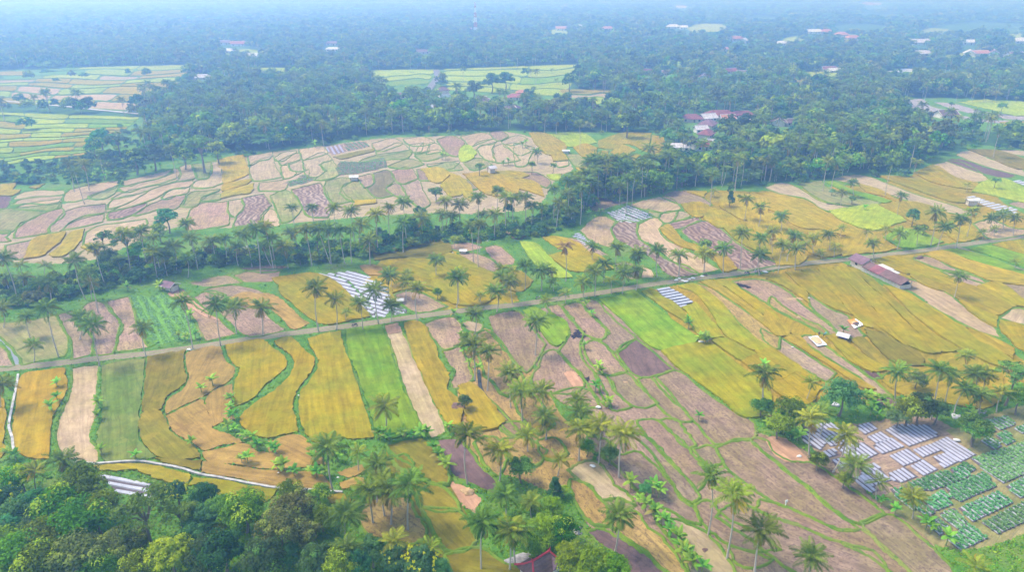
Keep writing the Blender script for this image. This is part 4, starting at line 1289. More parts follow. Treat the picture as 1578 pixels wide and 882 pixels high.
G3 = [("800,385 1050,300 1140,350 980,405 880,400", 0.9), ("1090,285 1140,265 1205,325 1150,345", .6), ("1140,260 1180,240 1230,295 1200,300", .8),
      ("940,470 1050,400 1100,490 1000,525", .8), ("1060,395 1280,305 1360,380 1150,470 1110,450", 1.0), ("1210,225 1521,130 1640,200 1521,310 1400,362 1300,290", .9),
      ("1140,515 1370,415 1450,480 1220,590", .5), ("1030,545 1110,515 1190,595 1140,635 1060,580", .7), ("950,590 1010,560 1090,630 1030,670", .4),
      ("1070,690 1200,605 1300,690 1150,760", .6), ("1275,600 1430,520 1521,480 1620,450 1640,540 1521,590 1370,660", 1.0), ("1420,385 1521,330 1640,310 1600,420 1500,450", .5),
      ("1170,55 1280,10 1360,60 1240,90", .6), ("1300,0 1420,-30 1470,20 1380,50", .4), ("1270,115 1320,85 1390,150 1350,165", .4), ("1360,85 1420,60 1465,120 1420,140", .9),
      ("1465,45 1521,25 1560,60 1510,70", .4), ("740,400 830,400 920,470 880,520 800,470", .7), ("870,500 930,480 1000,540 960,560", .5)]
GL = ["leafy green plot just below the lowest silver beds", "green plot of four beds by the weedy gap", "small leafy plot at the end of the ditch path",
      "green plot beside the yellow-fronded palm", "dense leafy plot in the garden's middle", "widest dense leafy plot at the right edge of the garden",
      "thinly planted plot with silver mulch showing between green rows", "green plot below and right of the yellow-fronded palm", "half bare green plot at the left bank of the garden",
      "lowest green plot beside the grassy corner", "dense leafy plot lowest on the right", "thin green plot at the far right edge of the garden",
      "green plot under the small light tree at the garden's top", "upper right green plot beside the ditch bank", "small thin green plot left of a leafy pair at the top",
      "small leafy plot at the top right of the garden", "thin plot at the top right corner of the garden", "leafy plot hidden by the palms on the left bank", "narrow green plot behind the yellow-fronded palm"]
for (p, d), l in zip(G3, GL):
    plot(l, 'D3', p, dA, dB, 1.25, 0.72, d * 2.2, NIGHT, gg, GREYM)
STRIPW = simple_mat("white_mulch", (0.43, 0.44, 0.50), 0.45, 0.2, 0.6)
plot("left half of the big white striped plot above the dirt road", 'C1', "325,12 425,10 520,60 640,180 690,262 680,275 630,222 560,160 480,85 410,52", (440, 60), (560, 92), 2.0, 1.3, 0, NIGHT, "white striped plots by the road", STRIPW)
plot("right half of the big white striped plot above the dirt road", 'C1', "432,6 560,-5 620,20 700,60 745,85 775,160 770,230 740,270 700,262 650,180 540,60", (560, 20), (680, 52), 2.0, 1.3, 0, NIGHT, "white striped plots by the road", STRIPW)
plot("greenish striped corner of the big white plot under roadside palms", 'C1', "790,190 840,205 885,240 800,255 780,230", (790, 210), (880, 235), 1.8, 1.1, .5, NIGHT, "white striped plots by the road", STRIPW)
plot("small white striped plot between the green and yellow fields", 'C2', "815,105 890,95 950,125 1030,180 960,210 880,178", (820, 130), (960, 105), 1.9, 1.25, 0, NIGHT, "white striped plots by the road", STRIPW)
plot("upper half of the pale green striped plot by the palm belt", 'B2', "565,482 640,450 800,518 730,535", (600, 480), (720, 530), 2.2, 1.3, .25, NIGHT, "striped plots by the palm belt", STRIPW)
plot("lower half of the pale green striped plot by the palm belt", 'B2', "515,490 560,486 720,540 690,552 590,545", (530, 495), (690, 550), 2.2, 1.3, .15, NIGHT, "striped plots by the palm belt", STRIPW)
plot("tiny white striped plot below the shrubs by the palm belt", 'B2', "310,630 350,612 440,670 390,685", (320, 640), (380, 625), 1.8, 1.2, .1, NIGHT, "striped plots by the palm belt", STRIPW)
plot("white striped plot behind the trunks of the palm belt", 'B0', "1415,705 1460,690 1545,690 1600,740 1480,752 1440,738", (1450, 700), (1475, 745), 2.4, 1.6, 0, NIGHT, "striped plots by the palm belt", STRIPW)
plot("white striped plot beyond the roadside palms on the right", 'B3', "1190,395 1215,388 1330,430 1490,472 1490,495 1400,490 1280,440", (1230, 410), (1280, 402), 2.6, 1.7, 0, NIGHT, "white striped plots on the far right", STRIPW)
plot("white striped plot at the right edge of the yellow fields", 'B3', "1465,305 1500,300 1650,345 1630,365", (1480, 310), (1540, 300), 2.6, 1.7, 0, NIGHT, "white striped plots on the far right", STRIPW)
plot("dark striped plot at the top edge of the brown terraces", 'B1', "385,110 488,88 512,128 430,148", (430, 105), (450, 140), 2.6, 1.3, 0, None, "garden plots on the brown terraces", simple_mat("grey_mulch", (0.34, 0.32, 0.42), 0.6, 0.1, 0.5))
plot("leafy green plot beside the dark striped one on the terraces", 'B1', "495,86 630,74 645,98 522,126", (530, 95), (560, 118), 2.6, 1.6, .5, None, "garden plots on the brown terraces", SOIL)
plot("rough dark green garden in the middle of the brown terraces", 'B1', "450,230 480,190 580,195 740,170 755,220 600,255 470,270", (480, 240), (700, 200), 2.4, 1.9, .45, simple_mat("weedy_soil", (.1, .2, .06), .95), "garden plots on the brown terraces", SOIL)
plot("row of leafy plants on the terrace edge below the curved fields", 'B1', "160,318 270,270 325,290 300,305 180,335", (180, 325), (300, 285), 2.4, 1.9, .5, simple_mat("weedy_soil2", (.12, .25, .07), .95), "garden plots on the brown terraces", SOIL)
plot("white plastic strips seen through the foreground trees", 'D0', "560,325 640,318 780,355 880,375 940,410 910,460 820,440 700,430 620,360", (640, 335), (780, 360), 1.5, 0.95, 0, NIGHT, None, STRIPW)
WEED = simple_mat("weed_bed", (.12, .27, .03), .95, .3, .5, .5)
plot("rough leafy vegetable patch between brown fields by the road", 'C0', "775,140 900,150 960,130 1100,205 1195,370 1190,395 930,430 830,300", (800, 150), (930, 400), 2.6, 2.0, .5, simple_mat("weedy_soil3", (.13, .29, .04), .95, .3, .3, .5), None, WEED)
# ------------------------------------------------------------------ houses: reserve their yards before trees are scattered
HOUSE_ROWS = []
for ln in HOUSES.strip().splitlines():
    px, py, w, l, rot, rc, wc, lab = ln.split(',', 7)
    HOUSE_ROWS.append((float(px), float(py), float(w), float(l), float(rot), rc, wc, lab))
for px, py, w, l, *_ in HOUSE_ROWS:
    d = (G(px, py) - Vector((0, 0, CAM_H))).length
    rx = max(w, l) * .6 / d * FPX + 1.5
    ry = max(4.0, 0.075 * (py + 25) * .75) if py > 95 else 5.0
    t = np.linspace(0, 2 * np.pi, 14, endpoint=False)
    raster(np.stack([px + rx * np.cos(t), py + ry * .75 + ry * np.sin(t)], 1), 4)

# ------------------------------------------------------------------ the ground: one sheet to the horizon, bunds standing between the fields
def ground():
    az = np.radians(np.concatenate([np.arange(-180, -48, 6.0), np.arange(-48, 48, 0.15), np.arange(48, 180, 6.0)]))
    rr = [5, 20, 40, 55, 66]
    while rr[-1] < 900:
        rr.append(rr[-1] * 1.0042)
    while rr[-1] < 8500:
        rr.append(rr[-1] * 1.045)
    rr = np.array(rr)
    A, R = np.meshgrid(az, rr)
    X, Y = R * np.sin(A), R * np.cos(A)
    px, py = proj_arr(X, Y, np.zeros_like(X))
    near = (Y > 60) & (R < 1000) & (px > -MX + 2) & (px < IW + MX - 2) & (py < IH + 100) & (py > -20)
    o = np.where(near, occ_at(px, py), 0)
    inf = (o >= 1) & (o <= 3)
    lump = .06 * np.sin(X * 1.7 + 2 * np.sin(Y * .9)) + .06 * np.sin(Y * 2.1 + 2 * np.sin(X * .7)) + rng.normal(0, .05, X.shape)
    Z = np.where(inf, 0.0, 0.42 + lump * np.clip(1.2 - R / 1200, 0.1, 1))
    Z = np.where((R > 60) & (R < 1000) & ~near & (Y > 0), 0.0, Z)
    Z = np.where(R > 900, 0.3, Z)
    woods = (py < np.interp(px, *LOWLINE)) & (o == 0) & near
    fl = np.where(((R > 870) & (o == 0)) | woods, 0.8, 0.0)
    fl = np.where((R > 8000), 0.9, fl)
    nr, na = X.shape
    verts = np.stack([X, Y, Z], -1).reshape(-1, 3)
    idx = np.arange(nr * na).reshape(nr, na)
    nxt = np.roll(idx, -1, 1)
    f = np.stack([idx[:-1], idx[1:], nxt[1:], nxt[:-1]], -1).reshape(-1, 4)
    me = mesh_np("ground", verts, f[:, ::-1], np.full(len(f), 4), GROUND, {'floor': ('POINT', fl.ravel())}, True)
    struct(link(bpy.data.objects.new("ground", me)))
for pg in ([(1385, 150), (1470, 152), (1640, 160), (1640, 212), (1560, 206), (1470, 200), (1400, 176)], [(-70, 258), (60, 252), (130, 238), (215, 232), (215, 258), (130, 278), (-70, 286)],
           [(128, 226), (205, 180), (224, 182), (228, 240), (215, 262), (130, 280)], [(560, 128), (670, 133), (690, 140), (880, 150), (960, 160), (920, 172), (780, 160), (690, 156), (600, 146)]):
    keepo = occ.copy()
    raster(pg, 4)
    occ[keepo > 0] = keepo[keepo > 0]
LOWLINE = (np.array([-90, 60, 130, 200, 300, 400, 500, 560, 700, 810, 830, 1020, 1032, 1045, 1060, 1170, 1290, 1390, 1425, 1475, 1578, 1670.]),
           np.array([284, 285, 276, 261, 239, 233, 220, 211, 204, 202, 204, 206, 240, 262, 290, 285, 276, 264, 249, 221, 231, 236.]))
ground()

# ------------------------------------------------------------------ the hazy air
def haze():
    mb = MB()
    mb.box((0, 0, 48), (18400, 18400, 100))
    m = bpy.data.materials.new("haze")
    m.use_nodes = True
    nt = m.node_tree
    nt.nodes.clear()
    out = nd(nt, "ShaderNodeOutputMaterial")
    v = nd(nt, "ShaderNodeVolumePrincipled")
    v.inputs["Color"].default_value = (*HAZE_COLOR, 1)
    v.inputs["Absorption Color"].default_value = (*HAZE_ABSORB, 1)
    v.inputs["Density"].default_value = HAZE_DENSITY
    v.inputs["Anisotropy"].default_value = 0.42
    nt.links.new(v.outputs[0], out.inputs["Volume"])
    o = mb.build("haze", m)
    struct(o, 'stuff')
haze()
# ------------------------------------------------------------------ coconut palms
def palm_crown(name, mat, seed, n=24, dead=3, yellow=0.15, droop=1.0):
    r = random.Random(seed)
    V, vals, ds = [], [], []
    def quad(a, b, c, d, v, dd):
        V.extend((a, b, c, d))
        vals.append(v)
        ds.append(dd)
    for k in range(n):
        az = k * 2.399963 + r.uniform(-.25, .25)
        t = k / (n - 1)                                   # 0 youngest, upright; 1 oldest, hanging
        el = math.radians(82 - 92 * t ** .8 + r.uniform(-7, 7))
        L = r.uniform(3.5, 5.1) * (0.72 + .28 * min(1, t * 3))
        dd = 0.0
        if k >= n - dead:
            el = math.radians(r.uniform(-72, -50))
            L *= .8
            dd = r.uniform(.35, .9)
        elif r.random() < yellow and t > .5:
            dd = r.uniform(.15, .5)
        tone = min(1, max(0, .75 - .6 * t + r.uniform(-.2, .25)))
        side = Vector((-math.sin(az), math.cos(az), 0))
        tw = r.uniform(-.5, .5)
        bend = r.uniform(-.06, .06)
        p = Vector((0.08 * math.cos(az), 0.08 * math.sin(az), .15))
        S = 15
        e = el
        prev = None
        for s in range(S + 1):
            u = s / S
            d = Vector((math.cos(az) * math.cos(e), math.sin(az) * math.cos(e), math.sin(e)))
            up = side.cross(d).normalized() * -1
            if up.z < 0 and abs(e) < 1.4:
                up = -up
            sd = (side * math.cos(tw * u) + up * math.sin(tw * u)).normalized()
            w = .035 * (1 - .7 * u)
            cur = (p - sd * w, p + sd * w)
            if prev:
                quad(prev[0], prev[1], cur[1], cur[0], min(1, tone + .45), dd * .7)
            prev = cur
            if s >= 2:
                ln = 1.08 * math.sin(math.pi * min(1, (u * .86 + .10))) ** .6 + .15
                for sg in (-1, 1):
                    out = (sd * sg * .80 + d * .55 - up * .12 + Vector((0, 0, -.34 * droop * r.uniform(.5, 1.4)))).normalized()
                    q = p + sd * sg * w
                    tip = q + out * ln * r.uniform(.85, 1.1) + Vector((0, 0, -.10 * droop))
                    mid = q + out * ln * .55
                    wd = d * .14
                    v = min(1, max(0, tone + r.uniform(-.15, .15)))
                    quad(q - wd * .6, mid - wd, tip, mid + wd, v, dd)
            p = p + d * (L / S)
            az += bend * u
            side = Vector((-math.sin(az), math.cos(az), 0))
            e -= droop * (0.045 + 0.075 * u) * (1.0 if e > -1.2 else .1)
    n_ = len(vals)
    return mesh_np(name, np.array(V), np.arange(n_ * 4), np.full(n_, 4), mat, {'v': ('FACE', vals), 'd': ('FACE', ds)})
CROWN = {
    'green': [palm_crown("crown", PALM, s, 27, 1, .05) for s in (1, 2, 3, 4, 5, 6, 7, 8)],
    'yellow': [palm_crown("crown", PALM_Y, s, 25, 2, .2) for s in (11, 12, 13, 14, 15)],
    'skirt': [palm_crown("crown", PALM, s, 26, 5, .15) for s in (21, 22, 23, 24)],
    'dry': [palm_crown("crown", PALM_D, 31, 20, 6, .6, 1.2)],
    'young': [palm_crown("crown", PALM_Y, s, 16, 0, .05, .8) for s in (41, 42)],
}
def trunk_mesh(name, mat, seed, r0=.21, r1=.125, bend=.03, flare=1.5):
    """Unit-high tapered stem with a slight sweep."""
    q = random.Random(seed)
    b, ph = bend * q.uniform(.4, 1.3), q.uniform(0, 6.28)
    rings, n = 9, 7
    vs, fs = [], []
    for i in range(rings):
        t = i / (rings - 1)
        r = r0 + (r1 - r0) * t
        if i == 0:
            r *= flare
        o = b * math.sin(math.pi * t)
        for k in range(n):
            a = 2 * math.pi * k / n
            vs.append((r * math.cos(a) + o * 10 * math.cos(ph) , r * math.sin(a) + o * 10 * math.sin(ph), t if i else -.04))
    for i in range(rings - 1):
        for k in range(n):
            fs.append((i * n + k, i * n + (k + 1) % n, (i + 1) * n + (k + 1) % n, (i + 1) * n + k))
    fs.append(tuple((rings - 1) * n + k for k in range(n)))
    me = bpy.data.meshes.new(name)
    me.from_pydata(vs, [], fs)
    me.polygons.foreach_set("use_smooth", np.ones(len(fs), bool))
    me.materials.append(mat)
    return me
PTRUNK = [trunk_mesh("trunk", TRUNK, s, bend=.06) for s in range(6)]
TTRUNK = [trunk_mesh("trunk", BARK, s, .30, .12, .04, 1.4) for s in range(3)]
def nuts_mesh():
    bm = bmesh.new()
    for k in range(11):
        a = k * 2.4
        m = Matrix.Translation((.30 * math.cos(a), .30 * math.sin(a), -.12 - .13 * (k % 3)))
        bmesh.ops.create_icosphere(bm, subdivisions=1, radius=.15, matrix=m @ Matrix.Diagonal((1, 1, 1.2, 1)))
    me = bpy.data.meshes.new("coconut_cluster")
    bm.to_mesh(me)
    bm.free()
    me.materials.append(HUSK)
    return me
NUTS = nuts_mesh()
PALMS = []            # (object, region, crown pixel, description, height)
def palm(base, top, region, kind, scale, cpx):
    """base and top are points in the world; the crown sits at top."""
    v = top - base
    h = v.length
    o = empty("coconut_palm", (base.x, base.y, 0.1))
    q = v.normalized().to_track_quat('Z', 'X')
    lean = math.degrees(math.atan2(v.x, v.z))
    o.rotation_euler = q.to_euler()
    t = link(bpy.data.objects.new("trunk", random.choice(PTRUNK)), o)
    t.scale = (scale * .95, scale * .95, h)
    t.rotation_euler.z = random.uniform(0, 6.28)
    c = link(bpy.data.objects.new("crown", random.choice(CROWN[kind])), o)
    c.location.z = h - .1
    c.rotation_euler = (random.uniform(-.2, .2), random.uniform(-.2, .2), random.uniform(0, 6.28))
    c.scale = (scale, scale, scale * random.uniform(.9, 1.05))
    if base.y < 260 and kind in ('green', 'skirt', 'yellow'):
        n = link(bpy.data.objects.new("coconut_cluster", NUTS), o)
        n.location.z = h - .05
        n.rotation_euler.z = random.uniform(0, 6)
    size = "tall" if h > 15.5 else "mid-height" if h > 10 else "short"
    ln = " leaning-left" if lean < -7 else " leaning-right" if lean > 7 else ""
    fr = {'green': 'full green fronds', 'yellow': 'yellowing fronds', 'skirt': 'hanging brown fronds', 'dry': 'dried brown fronds', 'young': 'few young fronds'}[kind]
    PALMS.append((o, region, cpx, "%s%s coconut palm with %s" % (size, ln, fr), h))
    return o
def palm_by_pixels(cx, cy, bx, by, region, hint=None):
    if bx is None:
        h = random.uniform(13, 16)
        top = G(cx, cy, h)
        base = Vector((top.x + random.uniform(-1, 1), top.y + random.uniform(-.5, .5), 0))
    else:
        base = G(bx, by)
        dx, dy, dz = ray(cx, cy)
        t = base.y / dy
        top = Vector((dx * t, base.y, CAM_H + dz * t))
        if top.z > 18.5:
            k = 18.5 / top.z
            top = base + (top - base) * k
        top.z = max(3.0, top.z)
        top.x = base.x + max(-.35 * top.z, min(.35 * top.z, top.x - base.x))
    h = top.z
    u = random.random()
    kind = hint or ('young' if h < 5.5 else 'yellow' if u < .22 else 'skirt' if u < .40 else 'green')
    sc = random.uniform(.72, 1.0) * (1.0 if h > 8 else .62 + .38 * (h - 3) / 5)
    palm(base, top, region, kind, sc, cx)
HINTS = {('B2', 270, 690): 'dry', ('D3', 870, 440): 'yellow', ('C0', 480, 270): 'skirt', ('D2', 50, 80): 'yellow', ('C2', 140, 700): 'yellow', ('C2', 15, 700): 'yellow',
         ('D2', 355, 50): 'yellow', ('D2', 610, 70): 'yellow', ('D3', 475, 80): 'yellow', ('D1', 1310, 590): 'green', ('D1', 1475, 640): 'yellow', ('C1', 1350, 470): 'skirt',
         ('B3', 800, 610): 'yellow', ('B0', 905, 725): 'yellow', ('B1', 145, 690): 'yellow', ('B1', 650, 650): 'yellow', ('C0', 540, 60): 'yellow'}
for blk in PALM_DATA.strip().split('@')[1:]:
    lines = blk.strip().splitlines()
    reg = lines[0].strip()
    for ln in lines[1:]:
        tile, rest = ln.split(' ', 1)
        for item in rest.split('|'):
            c, b = item.split()
            x, y = map(float, c.split(','))
            cx, cy = TP(tile, x, y)
            bx = by = None
            if b != '-':
                bx, by = TP(tile, *map(float, b.split(',')))
            palm_by_pixels(cx, cy, bx, by, reg, HINTS.get((tile, int(x), int(y))))

# ------------------------------------------------------------------ broadleaf trees
def crown_np(kind, seed, nclump, nleaf, leaf, sh=(1, 1, .8), clump_r=.36, jitter=.3, core=True, low=-.35):
    """Leaf clumps spread over a lumpy dome of radius 1: verts, per-face tone."""
    g = np.random.default_rng(seed)
    cen, cr, tone = [], [], []
    for i in range(nclump):
        for _ in range(60):
            d = g.normal(0, 1, 3)
            d /= np.linalg.norm(d)
            if d[2] > low:
                break
        rad = g.uniform(.55, .95) if i > nclump * .2 else g.uniform(.1, .5)
        c = d * rad * np.array(sh)
        if kind == 'umbrella':
            c = np.array([d[0] * rad * 1.1, d[1] * rad * 1.1, g.choice([.0, .25, .5]) + g.normal(0, .04) - .25 * (d[0] ** 2 + d[1] ** 2) * rad])
        if kind == 'cone':
            z = g.uniform(-.6, 1.25)
            w = max(.12, (1.25 - z) * .33)
            a = g.uniform(0, 6.28)
            c = np.array([math.cos(a) * w, math.sin(a) * w, z])
        cen.append(c)
        cr.append(clump_r * g.uniform(.65, 1.25))
        tone.append(g.uniform(.1, .9))
    cen, cr, tone = np.array(cen), np.array(cr), np.array(tone)
    n = nclump * nleaf
    ci = np.repeat(np.arange(nclump), nleaf)
    d = g.normal(0, 1, (n, 3))
    d /= np.linalg.norm(d, axis=1)[:, None]
    d[:, 2] = np.where(d[:, 2] < -.3, -d[:, 2], d[:, 2])
    flat = np.array([1, 1, .28]) if kind == 'umbrella' else np.array([1, 1, .8])
    rr = g.uniform(.55, 1.05, (n, 1)) if kind in ('open', 'umbrella') else g.uniform(.75, 1.05, (n, 1))
    P = cen[ci] + d * flat * cr[ci][:, None] * rr
    nr = d + g.normal(0, jitter, (n, 3)) + (0, 0, .35)
    V = leaf_quads(P, nr, leaf * g.uniform(.6, 1.3, n), 1.5)
    tv = np.clip(tone[ci] * .6 + g.uniform(0, .4, n) + .25 * np.clip(d[:, 2], 0, 1) * 0, 0, 1)
    fl = (g.random(nclump) < .13)[ci] * g.uniform(.35, 1.0, n)
    return V, tv, fl
def crown_mesh(kind, matkey, seed, nclump, nleaf, leaf, **kw):
    V, tv, fl = crown_np(kind, seed, nclump, nleaf, leaf, **kw)
    n = len(tv)
    return mesh_np("crown", V, np.arange(n * 4), np.full(n, 4), LEAF[matkey], {'v': ('FACE', tv), 'd': ('FACE', fl)})
KW = {
    'mid': dict(sh=(1, 1, .85)), 'lime': dict(sh=(1, 1, .8), clump_r=.26), 'bright': dict(sh=(1, 1, .9), clump_r=.33), 'dark': dict(sh=(1, 1, .9), clump_r=.30),
    'olive': dict(sh=(1, 1, .85), clump_r=.3), 'open': dict(sh=(1.1, 1.1, .7), clump_r=.3, jitter=.9), 'pale': dict(sh=(1, 1, .7), clump_r=.3, jitter=.8),
    'flower': dict(sh=(1, 1, .85), clump_r=.3), 'round': dict(sh=(1, 1, .95), clump_r=.3), 'cone': dict(clump_r=.3), 'umbrella': dict(clump_r=.38)}
NEAR, MID = {}, {}
for i, k in enumerate(KW):
    ncl = {'open': 34, 'umbrella': 26, 'lime': 95}.get(k, 70)
    NEAR[k] = [crown_mesh(k, k, 100 + i * 7 + j, ncl, 78 if k not in ('open',) else 60, .075, **KW[k]) for j in range(2)]
    MID[k] = [crown_mesh(k, k, 300 + i * 7 + j, 30 if k not in ('open', 'umbrella') else 20, 34, .15, **KW[k]) for j in range(2)]
# yellow blossom heads of the flowering tree
def blossom_mesh(seed):
    g = np.random.default_rng(seed)
    Vs = []
    m = 26
    for _ in range(m):
        d = g.normal(0, 1, 3)
        d[2] = abs(d[2]) + .15
        d /= np.linalg.norm(d)
        if g.random() < .45:
            d = d * .7 + np.array([.5, -.4, .35])
            d /= np.linalg.norm(d)
        c = d * np.array([1.02, 1.02, .9]) * g.uniform(.95, 1.1)
        P = c + g.normal(0, .038, (26, 3))
        Vs.append(leaf_quads(P, g.normal(0, 1, (26, 3)) + (0, 0, .8), np.full(26, .06), 1.2))
    V = np.concatenate(Vs)
    n = len(V) // 4
    return mesh_np("blossom", V, np.arange(n * 4), np.full(n, 4), BLOSSOM, {'v': ('FACE', g.uniform(0, 1, n)), 'd': ('FACE', np.zeros(n))})
BLOSS = [blossom_mesh(s) for s in (1, 2)]
def limbs_mesh(seed, n=7):
    q = random.Random(seed)
    mb = MB()
    for k in range(n):
        a = k * 6.283 / n + q.uniform(-.3, .3)
        e = q.uniform(.5, 1.1)
        m = Vector((math.cos(a) * .42 * math.cos(e), math.sin(a) * .42 * math.cos(e), -.35 + .5 * math.sin(e)))
        tip = m + Vector((math.cos(a) * .42, math.sin(a) * .42, q.uniform(.1, .35)))
        mb.bar((0, 0, -.62), m, .045, 5, .028)
        mb.bar(m, tip, .028, 5, .012)
        mb.bar(m, m + Vector((math.cos(a + .8) * .3, math.sin(a + .8) * .3, .25)), .02, 4, .008)
    return mb.mesh("limbs", BARK)
LIMBS = [limbs_mesh(s) for s in (1, 2)]
TREES = []
KINDW = {'mid': 'mid-green leafy tree', 'lime': 'lime-tipped bright tree', 'bright': 'bright green layered tree', 'dark': 'dark blue-green dense tree', 'olive': 'olive-grey tree',
         'open': 'thin-leaved tree with bare limbs', 'pale': 'pale green airy tree', 'flower': 'dusky tree with yellow blossom', 'round': 'round bluish-green tree',
         'cone': 'dark upright conical tree', 'umbrella': 'flat-topped feathery tree'}
def tree(c, R, zc, kind, region, near, cpx):
    """c ground point, R crown radius, zc height of the crown's middle."""
    o = empty("broadleaf_tree", (c.x, c.y, 0.1), random.uniform(0, 6.28))
    t = link(bpy.data.objects.new("trunk", random.choice(TTRUNK)), o)
    t.scale = (R / 3.5, R / 3.5, max(.6, zc - R * .1))
    cr = link(bpy.data.objects.new("crown", random.choice((NEAR if near else MID)[kind])), o)
    cr.location.z = zc
    cr.scale = (R * random.uniform(.92, 1.08), R * random.uniform(.92, 1.08), R * random.uniform(.9, 1.1))
    if kind in ('open', 'umbrella', 'pale'):
        l = link(bpy.data.objects.new("limbs", random.choice(LIMBS)), o)
        l.location.z = zc
        l.scale = (R, R, R)
    if kind == 'flower':
        b = link(bpy.data.objects.new("blossom", random.choice(BLOSS)), o)
        b.location.z = zc
        b.scale = cr.scale
    sz = "large " if R > 5 else "small " if R < 2.6 else ""
    TREES.append((o, region, cpx, sz + KINDW[kind]))
    return o
MANUAL = []
for ln in TREE_DATA.strip().splitlines():
    tile, rest = ln.split(' ', 1)
    for item in rest.split('|'):
        x, y, r, kind = item.split(',')
        if kind == 'skip':
            continue
        cx, cy = TP(tile, float(x), float(y))
        rp = float(r) * TILE[tile][2] * .9
        R = 3.0
        for _ in range(3):
            zc = R * (1.0 if R < 2.5 else 1.25) + .8
            if kind in ('umbrella', 'open'):
                zc = R * 1.5 + 3
            if cy < 290:
                zc = max(zc, R + 2.5)
            p = G(cx, cy, zc)
            R = rp * (p - Vector((0, 0, CAM_H))).length / FPX
            R = min(R, 8.0)
        reg = 'fore' if tile[0] in 'E' else 'far' if cy < 262 and tile[0] in 'AB' else 'plot' if tile == 'F' or tile == 'D3' else 'mid'
        MANUAL.append((p.x, p.y, R))
        tree(Vector((p.x, p.y, 0)), R, zc, kind, reg, p.y < 230, cx)

# ------------------------------------------------------------------ banana plants
def banana_mesh(seed):
    q = random.Random(seed)
    V, vals, ds = [], [], []
    for k in range(9):
        az = k * 2.4 + q.uniform(-.3, .3)
        e = math.radians(q.uniform(35, 80) - (20 if k > 5 else 0))
        L = q.uniform(1.5, 2.2)
        side = Vector((-math.sin(az), math.cos(az), 0))
        p = Vector((0, 0, 1.7))
        S = 6
        prev = None
        v0 = q.uniform(.2, 1)
        for s in range(S + 1):
            u = s / S
            d = Vector((math.cos(az) * math.cos(e), math.sin(az) * math.cos(e), math.sin(e)))
            w = .38 * math.sin(math.pi * min(1, .12 + u * .88)) ** .7
            dn = Vector((0, 0, -w * .35))
            cur = (p - side * w + dn, p.copy(), p + side * w + dn)
            if prev:
                for i in (0, 1):
                    V.extend((prev[i], prev[i + 1], cur[i + 1], cur[i]))
                    vals.append(min(1, max(0, v0 + q.uniform(-.15, .15))))
                    ds.append(.8 if k == 8 else 0)
            prev = cur
            p = p + d * (L / S)
            e -= .22
    n = len(vals)
    return mesh_np("leaves", np.array(V), np.arange(n * 4), np.full(n, 4), BANANA, {'v': ('FACE', vals), 'd': ('FACE', ds)})
BLEAF = [banana_mesh(s) for s in range(5)]
BSTEM = trunk_mesh("stem", PSEUDO, 3, .13, .08, .01, 1.2)
BANANAS = []
for ln in BANANA_DATA.strip().splitlines():
    tile, rest = ln.split(' ', 1)
    for item in rest.split('|'):
        x, y = map(float, item.split(','))
        px, py = TP(tile, x, y)
        p = G(px, py)
        o = empty("banana_plant", (p.x, p.y, .25), random.uniform(0, 6.28))
        s = random.uniform(.75, 1.15)
        if py < 300:
            s *= 1.35
        o.scale = (s, s, s)
        st = link(bpy.data.objects.new("stem", BSTEM), o)
        st.scale = (1, 1, 1.8)
        link(bpy.data.objects.new("leaves", random.choice(BLEAF)), o)
        BANANAS.append((o, px, py, s))

# ------------------------------------------------------------------ woodland: the nearest trees one by one, the rest as one mass
def scatter(name, pts, scl, rotz, idx, protos):
    """A mass nobody could count: copies of the prototypes set on points by geometry nodes."""
    c = bpy.data.collections.new(name + "_prototypes")
    for i, pm in enumerate(protos):
        c.objects.link(bpy.data.objects.new("%s_%02d" % (name, i), pm))
    me = bpy.data.meshes.new(name)
    me.vertices.add(len(pts))
    me.vertices.foreach_set("co", np.asarray(pts, np.float32).ravel())
    for nm, typ, arr in (("scl", 'FLOAT_VECTOR', scl), ("rot", 'FLOAT_VECTOR', np.stack([np.zeros(len(pts)), np.zeros(len(pts)), rotz], 1))):
        a = me.attributes.new(nm, typ, 'POINT')
        a.data.foreach_set("vector", np.asarray(arr, np.float32).ravel())
    a = me.attributes.new("idx", 'INT', 'POINT')
    a.data.foreach_set("value", np.asarray(idx, np.int32))
    o = link(bpy.data.objects.new(name, me))
    struct(o, 'stuff')
    ng = bpy.data.node_groups.new(name, 'GeometryNodeTree')
    ng.interface.new_socket(name="Geometry", in_out='INPUT', socket_type='NodeSocketGeometry')
    ng.interface.new_socket(name="Geometry", in_out='OUTPUT', socket_type='NodeSocketGeometry')
    gi, go = ng.nodes.new("NodeGroupInput"), ng.nodes.new("NodeGroupOutput")
    iop = ng.nodes.new("GeometryNodeInstanceOnPoints")
    ci = ng.nodes.new("GeometryNodeCollectionInfo")
    ci.inputs["Collection"].default_value = c
    ci.inputs["Separate Children"].default_value = True
    ci.inputs["Reset Children"].default_value = True
    def na(nm, typ):
        n = ng.nodes.new("GeometryNodeInputNamedAttribute")
        n.data_type = typ
        n.inputs["Name"].default_value = nm
        return [s for s in n.outputs if s.enabled][0]
    L = ng.links
    L.new(gi.outputs[0], iop.inputs["Points"])
    L.new(ci.outputs[0], iop.inputs["Instance"])
    iop.inputs["Pick Instance"].default_value = True
    L.new(na("idx", 'INT'), iop.inputs["Instance Index"])
    L.new(na("rot", 'FLOAT_VECTOR'), iop.inputs["Rotation"])
    L.new(na("scl", 'FLOAT_VECTOR'), iop.inputs["Scale"])
    L.new(iop.outputs[0], go.inputs[0])
    md = o.modifiers.new("scatter", 'NODES')
    md.node_group = ng
    return o
